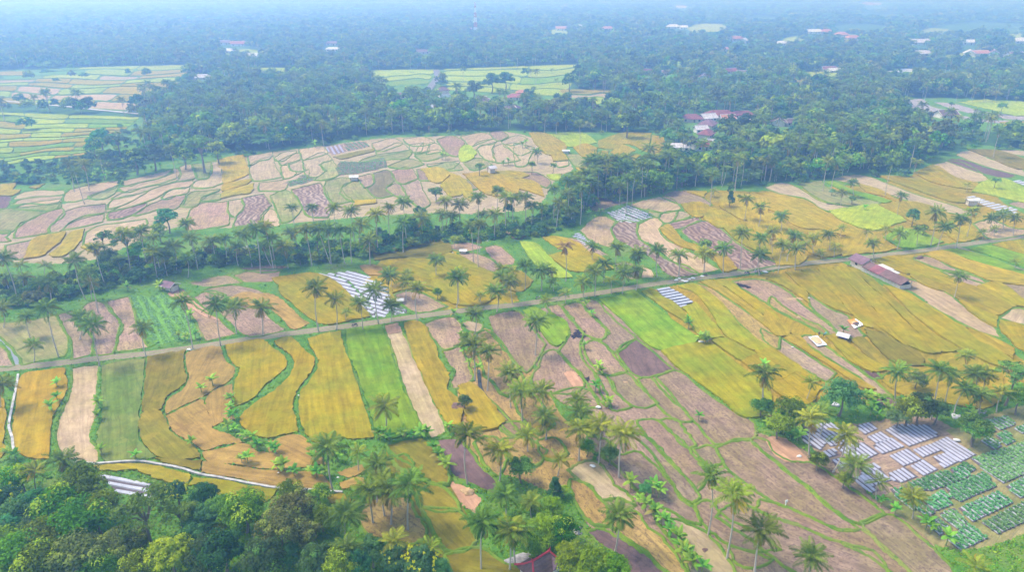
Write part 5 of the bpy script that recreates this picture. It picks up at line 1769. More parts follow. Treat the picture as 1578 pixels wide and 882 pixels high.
def tree_proto(kind, seed, nclump, nleaf, leaf, cone=False):
    """A whole far tree of unit crown radius standing on z=0."""
    kw = dict(KW[kind])
    kw['clump_r'] = kw.get('clump_r', .36) * 1.15
    V, tv, fl = crown_np(kind, seed, nclump, nleaf, leaf, **kw)
    V = V + (0, 0, 1.25)
    n = len(tv)
    return mesh_np("tree", V, np.arange(n * 4), np.full(n, 4), LEAF[kind], {'v': ('FACE', tv), 'd': ('FACE', fl)})
def palm_proto(seed):
    me = palm_crown("palm", PALM, seed, 20, 1, .05).copy()
    co = np.empty(len(me.vertices) * 3, np.float32)
    me.vertices.foreach_get("co", co)
    co = co.reshape(-1, 3) / 4.0 + (0, 0, 3.2)
    me.vertices.foreach_set("co", co.ravel())
    bm = bmesh.new()
    bm.from_mesh(me)
    mb = MB()
    mb.bar((0, 0, 0), (0, 0, 3.2), .05, 5, .035)
    vs = [bm.verts.new(p) for p in mb.v]
    for f in mb.f:
        nf = bm.faces.new([vs[i] for i in f])
        nf.material_index = 1
    bm.to_mesh(me)
    bm.free()
    me.materials.append(TRUNK)
    return me
near_protos = [tree_proto(k, 500 + i, 22, 24, .20) for i, k in enumerate(('mid', 'dark', 'olive', 'pale', 'umbrella', 'bright', 'mid', 'dark'))] + [palm_proto(61), palm_proto(62)]
far_protos = [tree_proto(k, 600 + i, 12, 9, .40) for i, k in enumerate(('mid', 'dark', 'olive', 'pale', 'umbrella', 'dark', 'mid', 'olive'))] + [palm_proto(63)]
NP, FP = len(near_protos), len(far_protos)
def forest_points(y0, y1, step):
    X, Y, S = [], [], []
    y = y0
    while y < y1:
        s = step(y)
        xs = np.arange(-.80 * y - 60, .80 * y + 60, s)
        X.append(xs + rng.uniform(-.48, .48, len(xs)) * s)
        Y.append(y + rng.uniform(-.48, .48, len(xs)) * s)
        S.append(np.full(len(xs), s))
        y += s
    return np.concatenate(X), np.concatenate(Y), np.concatenate(S)
X, Y, S = forest_points(240, 7000, lambda y: 6.0 if y < 1000 else 6.0 + (y - 1000) * .0085)
px, py = proj_arr(X, Y, np.zeros_like(X))
inside = (py < np.interp(px, *LOWLINE) - 1.0)
onmap = (px > -MX + 1) & (px < IW + MX - 1) & (py > -MY + 1)
oc = np.where(onmap, occ_at(px, py), 0)
# keep a rim of clear ground round fields: test a little nearer and farther too
oc2 = np.where(onmap, occ_at(px, py - 1.5), 0)
oc3 = np.where(onmap, np.maximum(occ_at(px - 3, py), occ_at(px + 3, py)), 0)
# a tree hides what lies behind it: leave out those whose crown would cover a clearing's middle
hh = 0.10 * (py + 25)
oc4 = np.where(onmap, np.maximum(occ_at(px, py - hh * .5), occ_at(px, py - hh * .9)), 0)
keep = inside & (oc == 0) & (oc2 == 0) & (oc3 == 0)
keep &= ~((oc4 > 0) & (rng.random(len(X)) < np.where(py > 100, .7, .85)))
# grassy openings and thinner places
thin = np.sin(X * .011 + 1.3 * np.sin(Y * .006)) + np.sin(Y * .013 + 1.1 * np.sin(X * .008))
keep &= ~((thin > 1.45) & (rng.random(len(X)) < .6))
# the wood that bulges forward between the golden fields and the palm belt
occ_save = occ.copy()
occ[:] = 0
raster([(868, 308), (905, 288), (960, 280), (1030, 268), (1062, 260), (1062, 294), (1000, 302), (920, 318), (872, 346)], 9)
w9 = occ.copy()
occ[:] = occ_save
qx, qy = [], []
while len(qx) < 120:
    x, y = random.uniform(860, 1064), random.uniform(255, 350)
    if w9[int(y) + MY, int(x) + MX] == 9 and occ[int(y) + MY, int(x) + MX] in (0, 4):
        qx.append(x)
        qy.append(y)
ex, ey = Garr(np.array(qx), np.array(qy))
X, Y, S = np.concatenate([X, ex]), np.concatenate([Y, ey]), np.concatenate([S, np.full(120, 6.0)])
px, py = np.concatenate([px, qx]), np.concatenate([py, qy])
keep = np.concatenate([keep, np.ones(120, bool)])
X, Y, S, px, py = X[keep], Y[keep], S[keep], px[keep], py[keep]
near_m = np.ones(len(X), bool)
for mx, my, mr in MANUAL:
    near_m &= (X - mx) ** 2 + (Y - my) ** 2 > (mr * .8) ** 2
X, Y, S, px, py = X[near_m], Y[near_m], S[near_m], px[near_m], py[near_m]
# the palm belt's own low trees and shrubs
belt = [(-60, 478), (60, 472), (130, 457), (200, 440), (250, 432), (300, 416), (400, 410), (500, 406), (560, 402), (620, 388), (660, 378), (740, 372), (830, 368),
        (880, 352), (920, 318), (1000, 303), (1000, 292), (900, 296), (860, 318), (800, 345), (700, 352), (620, 362), (560, 375), (480, 380), (400, 388), (330, 392), (260, 400), (180, 412), (100, 432), (-60, 445)]
beltP = np.array(belt, float)
bx, by = [], []
occ_save = occ.copy()
occ[:] = 0
raster(beltP, 9)
b9 = occ.copy()
occ[:] = occ_save
while len(bx) < 760:
    x, y = random.uniform(-40, 1000), random.uniform(290, 478)
    if b9[int(y) + MY, int(x) + MX] == 9:
        bx.append(x)
        by.append(y)
order = np.argsort(Y)
is_palm = rng.random(len(X)) < np.where(Y < 700, .22, .12)
n_tree_left = 298 - len(TREES)
n_palm_left = max(0, 298 - len(PALMS))
ind = np.zeros(len(X), bool)
treek = ['mid', 'mid', 'dark', 'dark', 'olive', 'pale', 'umbrella', 'bright', 'mid', 'round']
for i in order:
    if is_palm[i]:
        if n_palm_left > 0:
            n_palm_left -= 1
            ind[i] = True
            h = random.uniform(12, 16.5)
            b = Vector((X[i], Y[i], 0))
            palm(b, b + Vector((random.uniform(-1.5, 1.5), random.uniform(-1, 1), h)), 'far', random.choice(['green', 'green', 'skirt', 'yellow']), random.uniform(.9, 1.1), px[i])
    elif n_tree_left > 60:
        n_tree_left -= 1
        ind[i] = True
        R = random.uniform(2.8, 5.0)
        tree(Vector((X[i], Y[i], 0)), R, R * 1.0 + random.uniform(.8, 3.2), random.choice(treek), 'far', False, px[i])
ordb = sorted(range(len(bx)), key=lambda i: -by[i])
ub = []
for j, i in enumerate(ordb):
    p = G(bx[i], by[i])
    if n_tree_left > 0 and j % 6 == 0:
        n_tree_left -= 1
        R = random.uniform(1.6, 2.9)
        tree(Vector((p.x, p.y, 0)), R, R * .9 + random.uniform(0, 1.2), random.choice(['dark', 'dark', 'mid', 'mid', 'pale', 'umbrella', 'olive']), 'belt', False, bx[i])
    else:
        ub.append((p.x, p.y))
# low scrub on the bank left of the brown terraces and along the woods' foot
for x0, x1, y0, y1, m in ((150, 228, 190, 262, 60), (-50, 215, 238, 286, 340), (215, 560, 214, 250, 110), (560, 1030, 200, 210, 70), (1035, 1400, 262, 292, 110), (1400, 1600, 222, 238, 40)):
    for _ in range(m):
        x, y = random.uniform(x0, x1), random.uniform(y0, y1)
        if occ[int(y) + MY, int(x) + MX] in (0, 4) and abs(y - np.interp(x, *LOWLINE)) < 12 + 22 * (x < 215) + 70 * (x0 == 150):
            p = G(x, y)
            ub.append((p.x, p.y))
ub = np.array(ub)
nu = len(ub)
scatter("undergrowth", np.stack([ub[:, 0], ub[:, 1], np.zeros(nu) - .6], 1), rng.uniform(1.0, 2.3, (nu, 1)) * (1, 1, 1), rng.uniform(0, 6.28, nu), rng.choice([0, 1, 1, 3, 6, 7], nu), near_protos[:8])
rest = ~ind
nearm = rest & (Y < 820)
farm = rest & (Y >= 820)
def put(name, m, protos, npr):
    n = int(m.sum())
    pal = is_palm[m]
    nt = 8
    # clusters of one kind, as stands of planted trees
    clus = np.floor((np.sin(X[m] * .02) + np.sin(Y[m] * .017 + X[m] * .006) + 2) * 3 + rng.uniform(-1.5, 1.5, n)).astype(int) % nt
    idx = np.where(pal, nt + rng.integers(0, npr - nt, n), clus)
    s = np.where(pal, rng.uniform(3.7, 5.0, n), S[m] * rng.uniform(.45, 1.0, n) * np.where(rng.random(n) < .12, 1.45, 1.0))
    zs = np.where(pal, s, np.minimum(s, rng.uniform(3.2, 8.0, n)) * rng.uniform(.9, 1.3, n))
    scatter(name, np.stack([X[m], Y[m], np.full(n, -.3)], 1), np.stack([s, s, zs], 1), rng.uniform(0, 6.28, n), idx, protos)
put("woodland", nearm, near_protos, NP)
put("far_forest", farm, far_protos, FP)

# ------------------------------------------------------------------ grass and weeds on the bunds, verges and banks
def tuft_mesh(seed, n=16, wide=.5):
    g = np.random.default_rng(seed)
    a = g.uniform(0, 6.28, n)
    r = g.uniform(0, wide * .5, n)
    P = np.stack([np.cos(a) * r, np.sin(a) * r, g.uniform(.08, .4, n)], 1)
    V = leaf_quads(P, np.stack([np.cos(a), np.sin(a), g.uniform(.3, 1.5, n)], 1) + g.normal(0, .4, (n, 3)), g.uniform(.16, .34, n), 2.0)
    return mesh_np("tuft", V, np.arange(n * 4), np.full(n, 4), TUFT, {'v': ('FACE', g.uniform(0, 1, n)), 'd': ('FACE', np.zeros(n))})
N = 330000
gx, gy = rng.uniform(-40, IW + 40, N), rng.uniform(215, IH + 60, N)
X2, Y2 = Garr(gx, gy)
den = np.clip(260 / np.hypot(X2, Y2), .15, 1) ** 2 * .4
ok = (occ_at(gx, gy) == 0) & (rng.random(N) < den) & (gy > np.interp(gx, *LOWLINE))
X2, Y2 = X2[ok], Y2[ok]
n2 = len(X2)
ss = rng.uniform(.3, .7, n2) * np.where(rng.random(n2) < .05, 1.7, 1.0)
scatter("bund_grass", np.stack([X2, Y2, np.full(n2, .34)], 1), np.stack([ss, ss, ss * .9], 1), rng.uniform(0, 6.28, n2), rng.integers(0, 5, n2), [tuft_mesh(s) for s in range(5)])
# ------------------------------------------------------------------ houses
def house(px, py, w, l, rot, rc, wc, label):
    p = G(px, py)
    d = p.length
    ex = min(1.6, max(1.0, d / 900))
    hw = 2.9 * ex if 'two-storey' not in label else 6.0
    root = empty("house", (p.x, p.y, 0.2), math.radians(rot))
    tag(root, label, "house", "village houses among the trees")
    m = MB()
    m.box((0, 0, hw / 2), (w * .92, l * .92, hw))
    gable = wc == 'white' or 'gable' in label
    rh = l * .30
    if gable:      # gable walls rise to the ridge
        for s in (-1, 1):
            x = s * w * .46
            m.add([(x - .12 * s, -l * .46, hw), (x - .12 * s, l * .46, hw), (x - .12 * s, 0, hw + rh * .92), (x, -l * .46, hw), (x, l * .46, hw), (x, 0, hw + rh * .92)],
                  [(0, 2, 1), (3, 4, 5), (0, 3, 5, 2), (1, 2, 5, 4), (0, 1, 4, 3)])
    m.build("wall", WALL[wc], root)
    r = MB()
    ew, el = w * .5 + .5, l * .5 + .7
    z0, z1, t = hw - .25, hw + rh, .18
    rx = ew if gable else max(.4, ew - el * .9)
    top = [(-ew, -el, z0), (ew, -el, z0), (ew, el, z0), (-ew, el, z0), (-rx, 0, z1), (rx, 0, z1)]
    bot = [(x, y, z - t) for x, y, z in top]
    r.add(top + bot, [(0, 1, 5, 4), (2, 3, 4, 5), (1, 2, 5), (3, 0, 4), (7, 6, 10, 11), (9, 8, 11, 10), (8, 7, 11), (6, 9, 10),
                      (0, 6, 7, 1), (1, 7, 8, 2), (2, 8, 9, 3), (3, 9, 6, 0)] if not gable else
          [(0, 1, 5, 4), (2, 3, 4, 5), (7, 6, 10, 11), (9, 8, 11, 10), (0, 6, 7, 1), (2, 8, 9, 3), (1, 7, 11, 5), (5, 11, 8, 2), (3, 9, 10, 4), (4, 10, 6, 0)])
    ro = r.build("roof", ROOF[rc], root)
    if 'ridge' in label or gable:
        k = MB()
        k.bar((-rx, 0, z1 + .05), (rx, 0, z1 + .05), .22, 5)
        if not gable:
            for a, b in ((-1, -1), (1, -1), (1, 1), (-1, 1)):
                k.bar((a * ew, b * el, z0 + .1), (a * rx, 0, z1 + .05), .2, 5)
        else:
            for a in (-1, 1):
                for b in (-1, 1):
                    k.bar((a * ew, b * el, z0 + .06), (a * ew, 0, z1 + .06), .16, 4)
        k.build("ridge_tiles", WALL['white'], ro)
    dr = MB()
    dr.box((w * .1, -l * .46 - .03, 1.1 * ex), (1.1 * ex, .1, 2.1 * ex))
    dr.build("door", WOOD, root)
    for x in (-.3, .33):
        wd = MB()
        wd.box((w * x, -l * .46 - .03, 1.6 * ex), (1.4 * ex, .1, 1.2 * ex))
        wo = wd.build("window", DARK, root)
        sl = MB()
        sl.box((w * x, -l * .46 - .09, .95 * ex), (1.7 * ex, .22, .12))
        sl.build("sill", WALL['white'], wo)
    if 'two-storey' in label:
        tr = MB()
        tr.box((0, -l * .46 - 1.6, 1.2), (w * .95, 3.0, 2.4))
        tr.build("terrace", WALL['white'], root)
for row in HOUSE_ROWS:
    house(*row)

# ------------------------------------------------------------------ the telecom tower and its small neighbour
def tower():
    p = G(733, 56.5)
    root = empty("telecom_tower", (p.x, p.y, 0.2))
    tag(root, "tall red and white lattice telecom tower rising above the distant forest", "tower")
    H = 59.0
    def half(z):
        return 2.9 * (1 - z / H) + .75
    n = 7
    for b in range(n):
        mb = MB()
        z0, z1 = H * b / n, H * (b + 1) / n
        k = 3
        for j in range(k):
            a0, a1 = z0 + (z1 - z0) * j / k, z0 + (z1 - z0) * (j + 1) / k
            h0, h1 = half(a0), half(a1)
            c0 = [(-h0, -h0), (h0, -h0), (h0, h0), (-h0, h0)]
            c1 = [(-h1, -h1), (h1, -h1), (h1, h1), (-h1, h1)]
            for i in range(4):
                q = (i + 1) % 4
                mb.bar((*c0[i], a0), (*c1[i], a1), .5, 4)
                mb.bar((*c0[i], a0), (*c1[q], a1), .26, 4)
                mb.bar((*c0[q], a0), (*c1[i], a1), .17, 4)
                mb.bar((*c1[i], a1), (*c1[q], a1), .17, 4)
        mb.build("lattice_section", TOWER_R if b % 2 == 0 else TOWER_W, root)
    for i in range(6):
        a = i * math.pi / 3
        mb = MB()
        mb.box((1.5 * math.cos(a), 1.5 * math.sin(a), H - 3.5 + (i % 2)), (.7, .7, 5.0))
        mb.build("panel_antenna", TOWER_W, root)
    for z, a in ((38, -1.9), (32, -1.2), (26, -2.4)):
        mb = MB()
        r = half(z)
        mb.bar((r * 1.4 * math.cos(a), r * 1.4 * math.sin(a), z), (r * 1.4 * math.cos(a) + .9 * math.cos(a), r * 1.4 * math.sin(a) + .9 * math.sin(a), z), 1.0, 12)
        mb.build("dish_antenna", TOWER_W, root)
    p2 = G(726.5, 58)
    r2 = empty("telecom_tower", (p2.x, p2.y, 0.2))
    tag(r2, "short red lattice mast standing left of the tall telecom tower", "tower")
    mb = MB()
    H2 = 16
    for sx, sy in ((-1, -1), (1, -1), (1, 1), (-1, 1)):
        mb.bar((sx * 1.3, sy * 1.3, 0), (sx * .9, sy * .9, H2), .3, 4)
    for z in range(0, H2, 3):
        for a, b in (((-1.2, -1.2), (1.1, -1.1)), ((1.2, -1.2), (1.1, 1.1)), ((1.2, 1.2), (-1.1, 1.1)), ((-1.2, 1.2), (-1.1, -1.1))):
            mb.bar((*a, z), (*b, z + 3), .2, 4)
    mb.build("lattice_section", TOWER_R, r2)
    mb = MB()
    mb.box((0, 0, H2 + .8), (1.8, 1.8, 1.8), 0.3, .8)
    mb.build("cabinet", TOWER_W, r2)
tower()

# ------------------------------------------------------------------ the long shed among the rice
def shed():
    a, b = G(1309.5, 410.5), G(1386, 447.5)
    L = (b - a).length
    ang = math.atan2(b.y - a.y, b.x - a.x)
    root = empty("poultry_shed", (a.x, a.y, .2), ang)      # x along the front, +y to the back
    tag(root, "long low shed with brown tiled roof standing among yellow rice fields", "shed")
    D = 4.6
    L1 = L * .26
    w = MB()
    w.box((L1 / 2, D / 2, 1.35), (L1, D, 2.7))
    for x in (0.06, L1 - .06):
        w.add([(x - .05, 0, 2.7), (x - .05, D, 2.7), (x - .05, D / 2, 4.0), (x + .05, 0, 2.7), (x + .05, D, 2.7), (x + .05, D / 2, 4.0)],
              [(0, 2, 1), (3, 4, 5), (0, 3, 5, 2), (1, 2, 5, 4)])
    w.build("wall", WALL['cream'], root)
    lw = MB()
    lw.box(((L1 + L) / 2 + .1, .08, .65), (L - L1 - .3, .16, 1.3))
    lw.box(((L1 + L) / 2 + .1, D - .08, .65), (L - L1 - .3, .16, 1.3))
    lw.box((L - .1, D / 2, .65), (.16, D - .4, 1.3))
    lw.build("low_wall", WALL['cream'], root)
    ins = MB()
    ins.box(((L1 + L) / 2 + .2, D / 2, 1.1), (L - L1 - .9, D - 1.2, 1.5))
    ins.build("inner_block", DARK, root)  # one plain dark block filling the open-sided part
    n = 12
    for i in range(n + 1):
        x = L1 + .2 + (L - L1 - .35) * i / n
        pm = MB()
        for y in (.08, D - .08):
            pm.box((x, y, 1.1), (.2, .2, 2.2))
        pm.build("post", WALL['white'], root)
    def gab(x0, x1, ze, zr, mat, ov=.6, front=.9):
        r = MB()
        tp = [(x0, -front, ze), (x1, -front, ze), (x1, D / 2, zr), (x0, D / 2, zr), (x1, D + front, ze), (x0, D + front, ze)]
        bt = [(x, y, z - .15) for x, y, z in tp]
        r.add(tp + bt, [(0, 1, 2, 3), (3, 2, 4, 5), (7, 6, 9, 8), (8, 9, 11, 10), (0, 6, 7, 1), (4, 10, 11, 5), (1, 7, 8, 2), (2, 8, 10, 4), (3, 9, 6, 0), (5, 11, 9, 3)])
        return r.build("roof", mat, root)
    gab(-.7, L1 + .2, 2.62, 4.25, ROOF['mauve'])
    gab(L1 + .203, L1 + 3.2, 2.05, 3.5, ROOF['brown'])
    gab(L1 + 3.203, L1 + 7.5, 2.06, 3.51, ROOF['maroon'])
    gab(L1 + 7.503, L + .8, 2.05, 3.5, ROOF['brown'])
    wd = MB()
    wd.box((L1 * .45, -.03, 1.7), (.9, .08, .9))
    wd.build("window", DARK, root)
    t = MB()
    t.box((L * .40, D + 1.9, 2.0), (5.0, 2.4, .12))
    t.box((L * .58, D + 1.8, 1.8), (3.2, 2.0, .12))
    for x in (L * .36, L * .48, L * .54, L * .62):
        t.box((x, D + 2.6, 1.0), (.12, .12, 1.7))
    t.build("lean_to_roof", ROOF['white'], root)
shed()

# ------------------------------------------------------------------ small huts and shelters
def hut(px, py, w, l, rot, label, roof, wallm, h=1.9, rise=1.1, name="field_hut", trim=False):
    p = G(px, py)
    root = empty(name, (p.x, p.y, .3), math.radians(rot))
    tag(root, label, "hut")
    for sx in (-1, 1):
        for sy in (-1, 1):
            m = MB()
            m.box((sx * w * .44, sy * l * .44, h / 2), (.14, .14, h))
            m.build("post", WOOD, root)
    m = MB()
    m.box((0, l * .1, h * .45), (w * .8, l * .66, h * .9))
    m.build("wall", wallm, root)
    r = MB()
    ew, el = w * .5 + .35, l * .5 + .4
    tp = [(-ew, -el, h), (ew, -el, h), (ew, el, h), (-ew, el, h), (-ew, 0, h + rise), (ew, 0, h + rise)]
    bt = [(x, y, z - .1) for x, y, z in tp]
    r.add(tp + bt, [(0, 1, 5, 4), (2, 3, 4, 5), (7, 6, 10, 11), (9, 8, 11, 10), (0, 6, 7, 1), (2, 8, 9, 3), (1, 7, 11, 5), (5, 11, 8, 2), (3, 9, 10, 4), (4, 10, 6, 0)])
    ro = r.build("roof", roof, root)
    if trim:
        k = MB()
        for s in (-1, 1):
            k.bar((ew, s * el, h + .08), (ew, 0, h + rise + .08), .10, 4)
        k.bar((-ew, -el, h + .06), (-ew * .4, -el, h + .06), .1, 4)
        k.build("white_edging", WALL['white'], ro)
    return root
hut(264, 449, 4.2, 3.4, -25, "small dark-roofed hut with white edging at the head of a sandy strip", ROOF['mauve'], WALL['cream'], trim=True)
hut(546, 279, 4.0, 3.4, 10, "small pale-roofed shelter on the terrace corner", ROOF['white'], WALL['cream'], 2.0, .7)
hut(758, 268, 3.6, 4.0, 30, "tiny brown-grey hut at the top of the golden fields", ROOF['grey'], WALL['cream'], 3.0, 1.0)
hut(872, 237, 3.8, 2.6, 0, "tiny white shelter on the edge of the sloping green bank", ROOF['white'], WALL['white'], 1.6, .5)
hut(1497, 317, 5.0, 3.0, 0, "white-roofed open shelter beside the white striped plot on the right", ROOF['white'], WALL['cream'], 2.4, .5)
hut(1298, 524, 2.6, 2.0, -35, "low white and violet shelter hidden by a bush between yellow fields", ROOF['white'], simple_mat("violet_sheet", (.10, .08, .42), .6, .15, 1.0), 1.2, .35)
hut(714, 391, 2.2, 1.6, 0, "tiny white-topped shelter on the brown field edge by the palm belt", ROOF['white'], WALL['cream'], 1.0, .3)
hut(617, 468, 1.6, 1.4, 10, "little pale yellow shelter at the corner of the white striped plot", ROOF['white'], WALL['cream'], 1.0, .3)

# the red-ridged house at the bottom
def ridge_house():
    p = G(833, 884)
    root = empty("tiled_house", (p.x, p.y, 0), math.radians(38))
    tag(root, "old house with brown tiled roof and bright red ridges under the near trees", "house")
    w, l, h, rise = 6.6, 4.6, 1.9, 1.8
    m = MB()
    m.box((0, 0, h / 2), (w * .86, l * .84, h))
    m.build("wall", WALL['cream'], root)
    r = MB()
    ew, el, rx = w / 2, l / 2, w * .27
    tp = [(-ew, -el, h), (ew, -el, h), (ew, el, h), (-ew, el, h), (-rx, 0, h + rise), (rx, 0, h + rise)]
    bt = [(x, y, z - .15) for x, y, z in tp]
    r.add(tp + bt, [(0, 1, 5, 4), (2, 3, 4, 5), (1, 2, 5), (3, 0, 4), (7, 6, 10, 11), (9, 8, 11, 10), (8, 7, 11), (6, 9, 10), (0, 6, 7, 1), (1, 7, 8, 2), (2, 8, 9, 3), (3, 9, 6, 0)])
    ro = r.build("roof", ROOF['brown'], root)
    k = MB()
    k.bar((-rx, 0, h + rise + .06), (rx, 0, h + rise + .06), .2, 6)
    for a, b in ((-1, -1), (1, -1), (1, 1), (-1, 1)):
        mid = Vector((a * (ew + rx) / 2, b * el / 2, h + rise * .46))
        k.bar((a * (ew + .25), b * (el + .25), h + .18), mid, .17, 6)
        k.bar(mid, (a * rx, 0, h + rise + .06), .17, 6)
    for s in (-1, 1):
        k.bar((s * rx, 0, h + rise), (s * (rx + .25), 0, h + rise + .75), .16, 6, .05)
    k.build("ridge", RED_TRIM, ro)
    g = MB()
    g.add([(ew * .2, -el - .05, h - .05), (ew * .9, -el - .05, h - .05), (ew * .55, -el - .05, h + 1.1), (ew * .2, -el * .3, h + .2), (ew * .9, -el * .3, h + .2), (ew * .55, -el * .3, h + 1.3)],
          [(0, 1, 2), (0, 2, 5, 3), (1, 4, 5, 2), (3, 5, 4)])
    g.build("gable", ROOF['mauve'], ro)
    d = MB()
    d.box((0, -l * .42 - .03, 1.0), (1.0, .08, 2.0))
    d.build("door", WOOD, root)
ridge_house()

# ------------------------------------------------------------------ lumps: heaps, rubble, sacks
def lump_mesh(name, mat, seed, rough=.25, n=3, flat=.6):
    bm = bmesh.new()
    bmesh.ops.create_icosphere(bm, subdivisions=n, radius=1.0)
    q = random.Random(seed)
    ph = [q.uniform(0, 6) for _ in range(6)]
    for v in bm.verts:
        c = v.co
        k = 1 + rough * (math.sin(3 * c.x + ph[0]) * math.sin(4 * c.y + ph[1]) + .5 * math.sin(9 * c.x + ph[2]) * math.sin(8 * c.y + ph[3]) + .5 * math.sin(11 * c.z + ph[4])) + q.uniform(-.08, .08)
        v.co = Vector((c.x * k, c.y * k, max(-.05, c.z * k * flat)))
    me = bpy.data.meshes.new(name)
    bm.to_mesh(me)
    bm.free()
    me.polygons.foreach_set("use_smooth", np.ones(len(me.polygons), bool))
    me.materials.append(mat)
    return me
def lump(name, px, py, sx, sy, sz, mat, label, cat, group=None, z=.1, seed=1, rough=.25):
    p = G(px, py)
    o = link(bpy.data.objects.new(name, lump_mesh(name, mat, seed, rough)))
    o.location = (p.x, p.y, z)
    o.scale = (sx, sy, sz)
    o.rotation_euler.z = random.uniform(-.5, .5)
    tag(o, label, cat, group)
    return o
lump("straw_heap", 723, 760, 1.5, 1.2, 1.0, STRAW, "conical pale straw heap on the pinkish strip below the dark mauve field", "straw heap", None, .1, 3)
lump("straw_heap", 705, 630, 1.7, 1.6, .7, STRAW_D, "dark brown rotting straw heap at the foot of the long golden strip", "straw heap", None, .5, 4, .4)
lump("straw_heap", 1086, 850, .8, .7, .3, STRAW_D, "small reddish straw mound on the pale strip near the bottom", "straw heap", None, .1, 5)
lump("straw_heap", 964, 590, .6, .5, .3, STRAW, "small orange straw mound on the brown field beside the long green bund", "straw heap", None, .1, 6)
lump("straw_heap", 1226, 462, 3.2, 1.0, .5, STRAW, "long heap of pale threshed straw on the field by the yellow rice", "straw heap", None, .1, 7)
lump("straw_heap", 1233, 490, 1.2, .8, .4, STRAW, "pair of low pale straw mounds on the tan strip above the blue tarp", "straw heap", None, .2, 8)
lump("straw_heap", 1230, 522, 1.4, .8, .6, STRAW, "straw heap at the upper edge of the blue-white tarp", "straw heap", None, .1, 9)
lump("rubble_heap", 800, 868, 3.0, 1.7, 1.2, STONE, "grey heap of coconut husks beside the red-ridged house", "heap", None, .1, 10, .35)
lump("rubble_heap", 890, 822, .9, 1.0, 1.2, STONE, "small grey husk heap at the right edge of the near trees", "heap", None, .1, 11, .35)
lump("rubble_heap", 1472, 645, 1.1, 1.0, 1.0, simple_mat("pale_rubble", (.6, .58, .58), .9, .4, 3), "pale white-grey rubble heap by the dark ditch under the right palms", "heap", "rubble heaps by the ditch", .1, 12, .4)
lump("rubble_heap", 1511, 637, 1.1, .9, .8, STONE, "darker grey rubble heap further along the ditch", "heap", "rubble heaps by the ditch", .1, 13, .4)
lump("rubble_heap", 1287, 628, .8, .7, .7, simple_mat("pale_rubble2", (.6, .58, .6), .9, .3, 3), "small pale pile beneath the round bluish tree", "heap", None, .6, 14, .3)
lump("rubble_heap", 1416, 398, 2.2, 1.2, .8, STRAW_D, "dark brown heap beside the shrub by the track fork", "heap", None, .1, 15, .4)
lump("rubble_heap", 1407, 400, 1.2, .8, .5, STRAW_D, "smaller dark heap left of the one by the track fork", "heap", None, .1, 16, .4)
sk = [(1042, 433.5, 1.0, "white sack at the left end of the roadside pile"), (1052, 434.5, .9, "white sack in the middle of the roadside pile"), (1057, 435.5, 1.1, "white sack at the front of the roadside pile"),
      (1062, 432, .8, "upright white sack near the right of the roadside pile"), (1068, 430.5, 1.0, "long white sack at the right end of the roadside pile"), (1047, 431, .8, "white sack at the back of the roadside pile"),
      (1179, 421, 1.2, "big white sack on the verge by the brown field corner"), (1082, 427.5, .9, "white sack lying beside the parked motorbike on the road"),
      (922, 630, .9, "lone white sack among the palms by the brown fields"), (1231, 706, .75, "round white sack on the bare orange earth"), (913, 721, .8, "white sack at the tip of the pale peach field"),
      (1080, 529, 1.0, "white sack under the banana clump at the field crossing"), (292, 541, .9, "white sack at the palm foot beside the dirt road"), (1246, 461, .6, "tiny white sack on the bund of the striped yellow rice"),
      (429, 732, .5, "tiny white bag under a banana plant in the peach field"), (521, 739, .6, "tiny white bag by the palm trunk near the channel wall"), (460, 612, .45, "tiny white bag on the curved green bund"),
      (698, 391, .5, "tiny white bag on the yellow field below the palm belt"), (751, 373, .7, "white sack by the brown field at the end of the palm belt"), (1474, 681, 1.0, "white sack lying between weeds by the garden ditch"), (1221, 537, .45, "tiny white bag left of the blue-white tarp")]
for i, (x, y, s, lab) in enumerate(sk):
    lump("white_sack", x, y, s * .75, s * .45, s * .55, SACK, lab, "sack", "white sacks left in the fields", .36, 20 + i, .12)
ps = MB()
pp = G(1209.5, 782)
ps.bar((pp.x, pp.y, 0), (pp.x + .1, pp.y, 1.5), .09, 6)
ps.box((pp.x + .1, pp.y, 1.35), (.5, .12, .5), .2)
tag(ps.build("marker_post", SACK), "white rag on a stick in the brown foreground field", "marker post")

# ------------------------------------------------------------------ burnt patches on the ground
def scorch(px, py, rx, ry, seed, z):
    g = np.random.default_rng(seed)
    t = np.linspace(0, 2 * np.pi, 40, endpoint=False)
    r = 1 + .28 * np.sin(3 * t + g.uniform(0, 6)) + .22 * np.sin(5 * t + g.uniform(0, 6)) + .2 * np.sin(9 * t + g.uniform(0, 6)) + g.normal(0, .06, 40)
    c = G(px, py)
    vs = [(c.x, c.y, z)] + [(c.x + rx * r[i] * math.cos(t[i]), c.y + ry * r[i] * math.sin(t[i]), z) for i in range(40)]
    m = MB()
    m.add(vs, [(0, i + 1, (i + 1) % 40 + 1) for i in range(40)])
    struct(m.build("burnt_ground", ASH))
scorch(888, 519, 1.5, 1.6, 1, .30)
scorch(893, 513, 1.2, 1.3, 2, .304)
scorch(898, 520, .8, .6, 3, .308)
scorch(903.5, 586, .9, .9, 4, .30)
scorch(896, 581, .7, .4, 5, .304)
scorch(1137, 440, 1.2, 1.0, 6, .30)
scorch(1145, 442, 1.8, 1.2, 7, .304)
scorch(1153, 444, .8, .7, 8, .308)
scorch(1287, 315.5, 3.0, 1.2, 9, .30)
scorch(1293, 317, 1.5, .7, 10, .304)

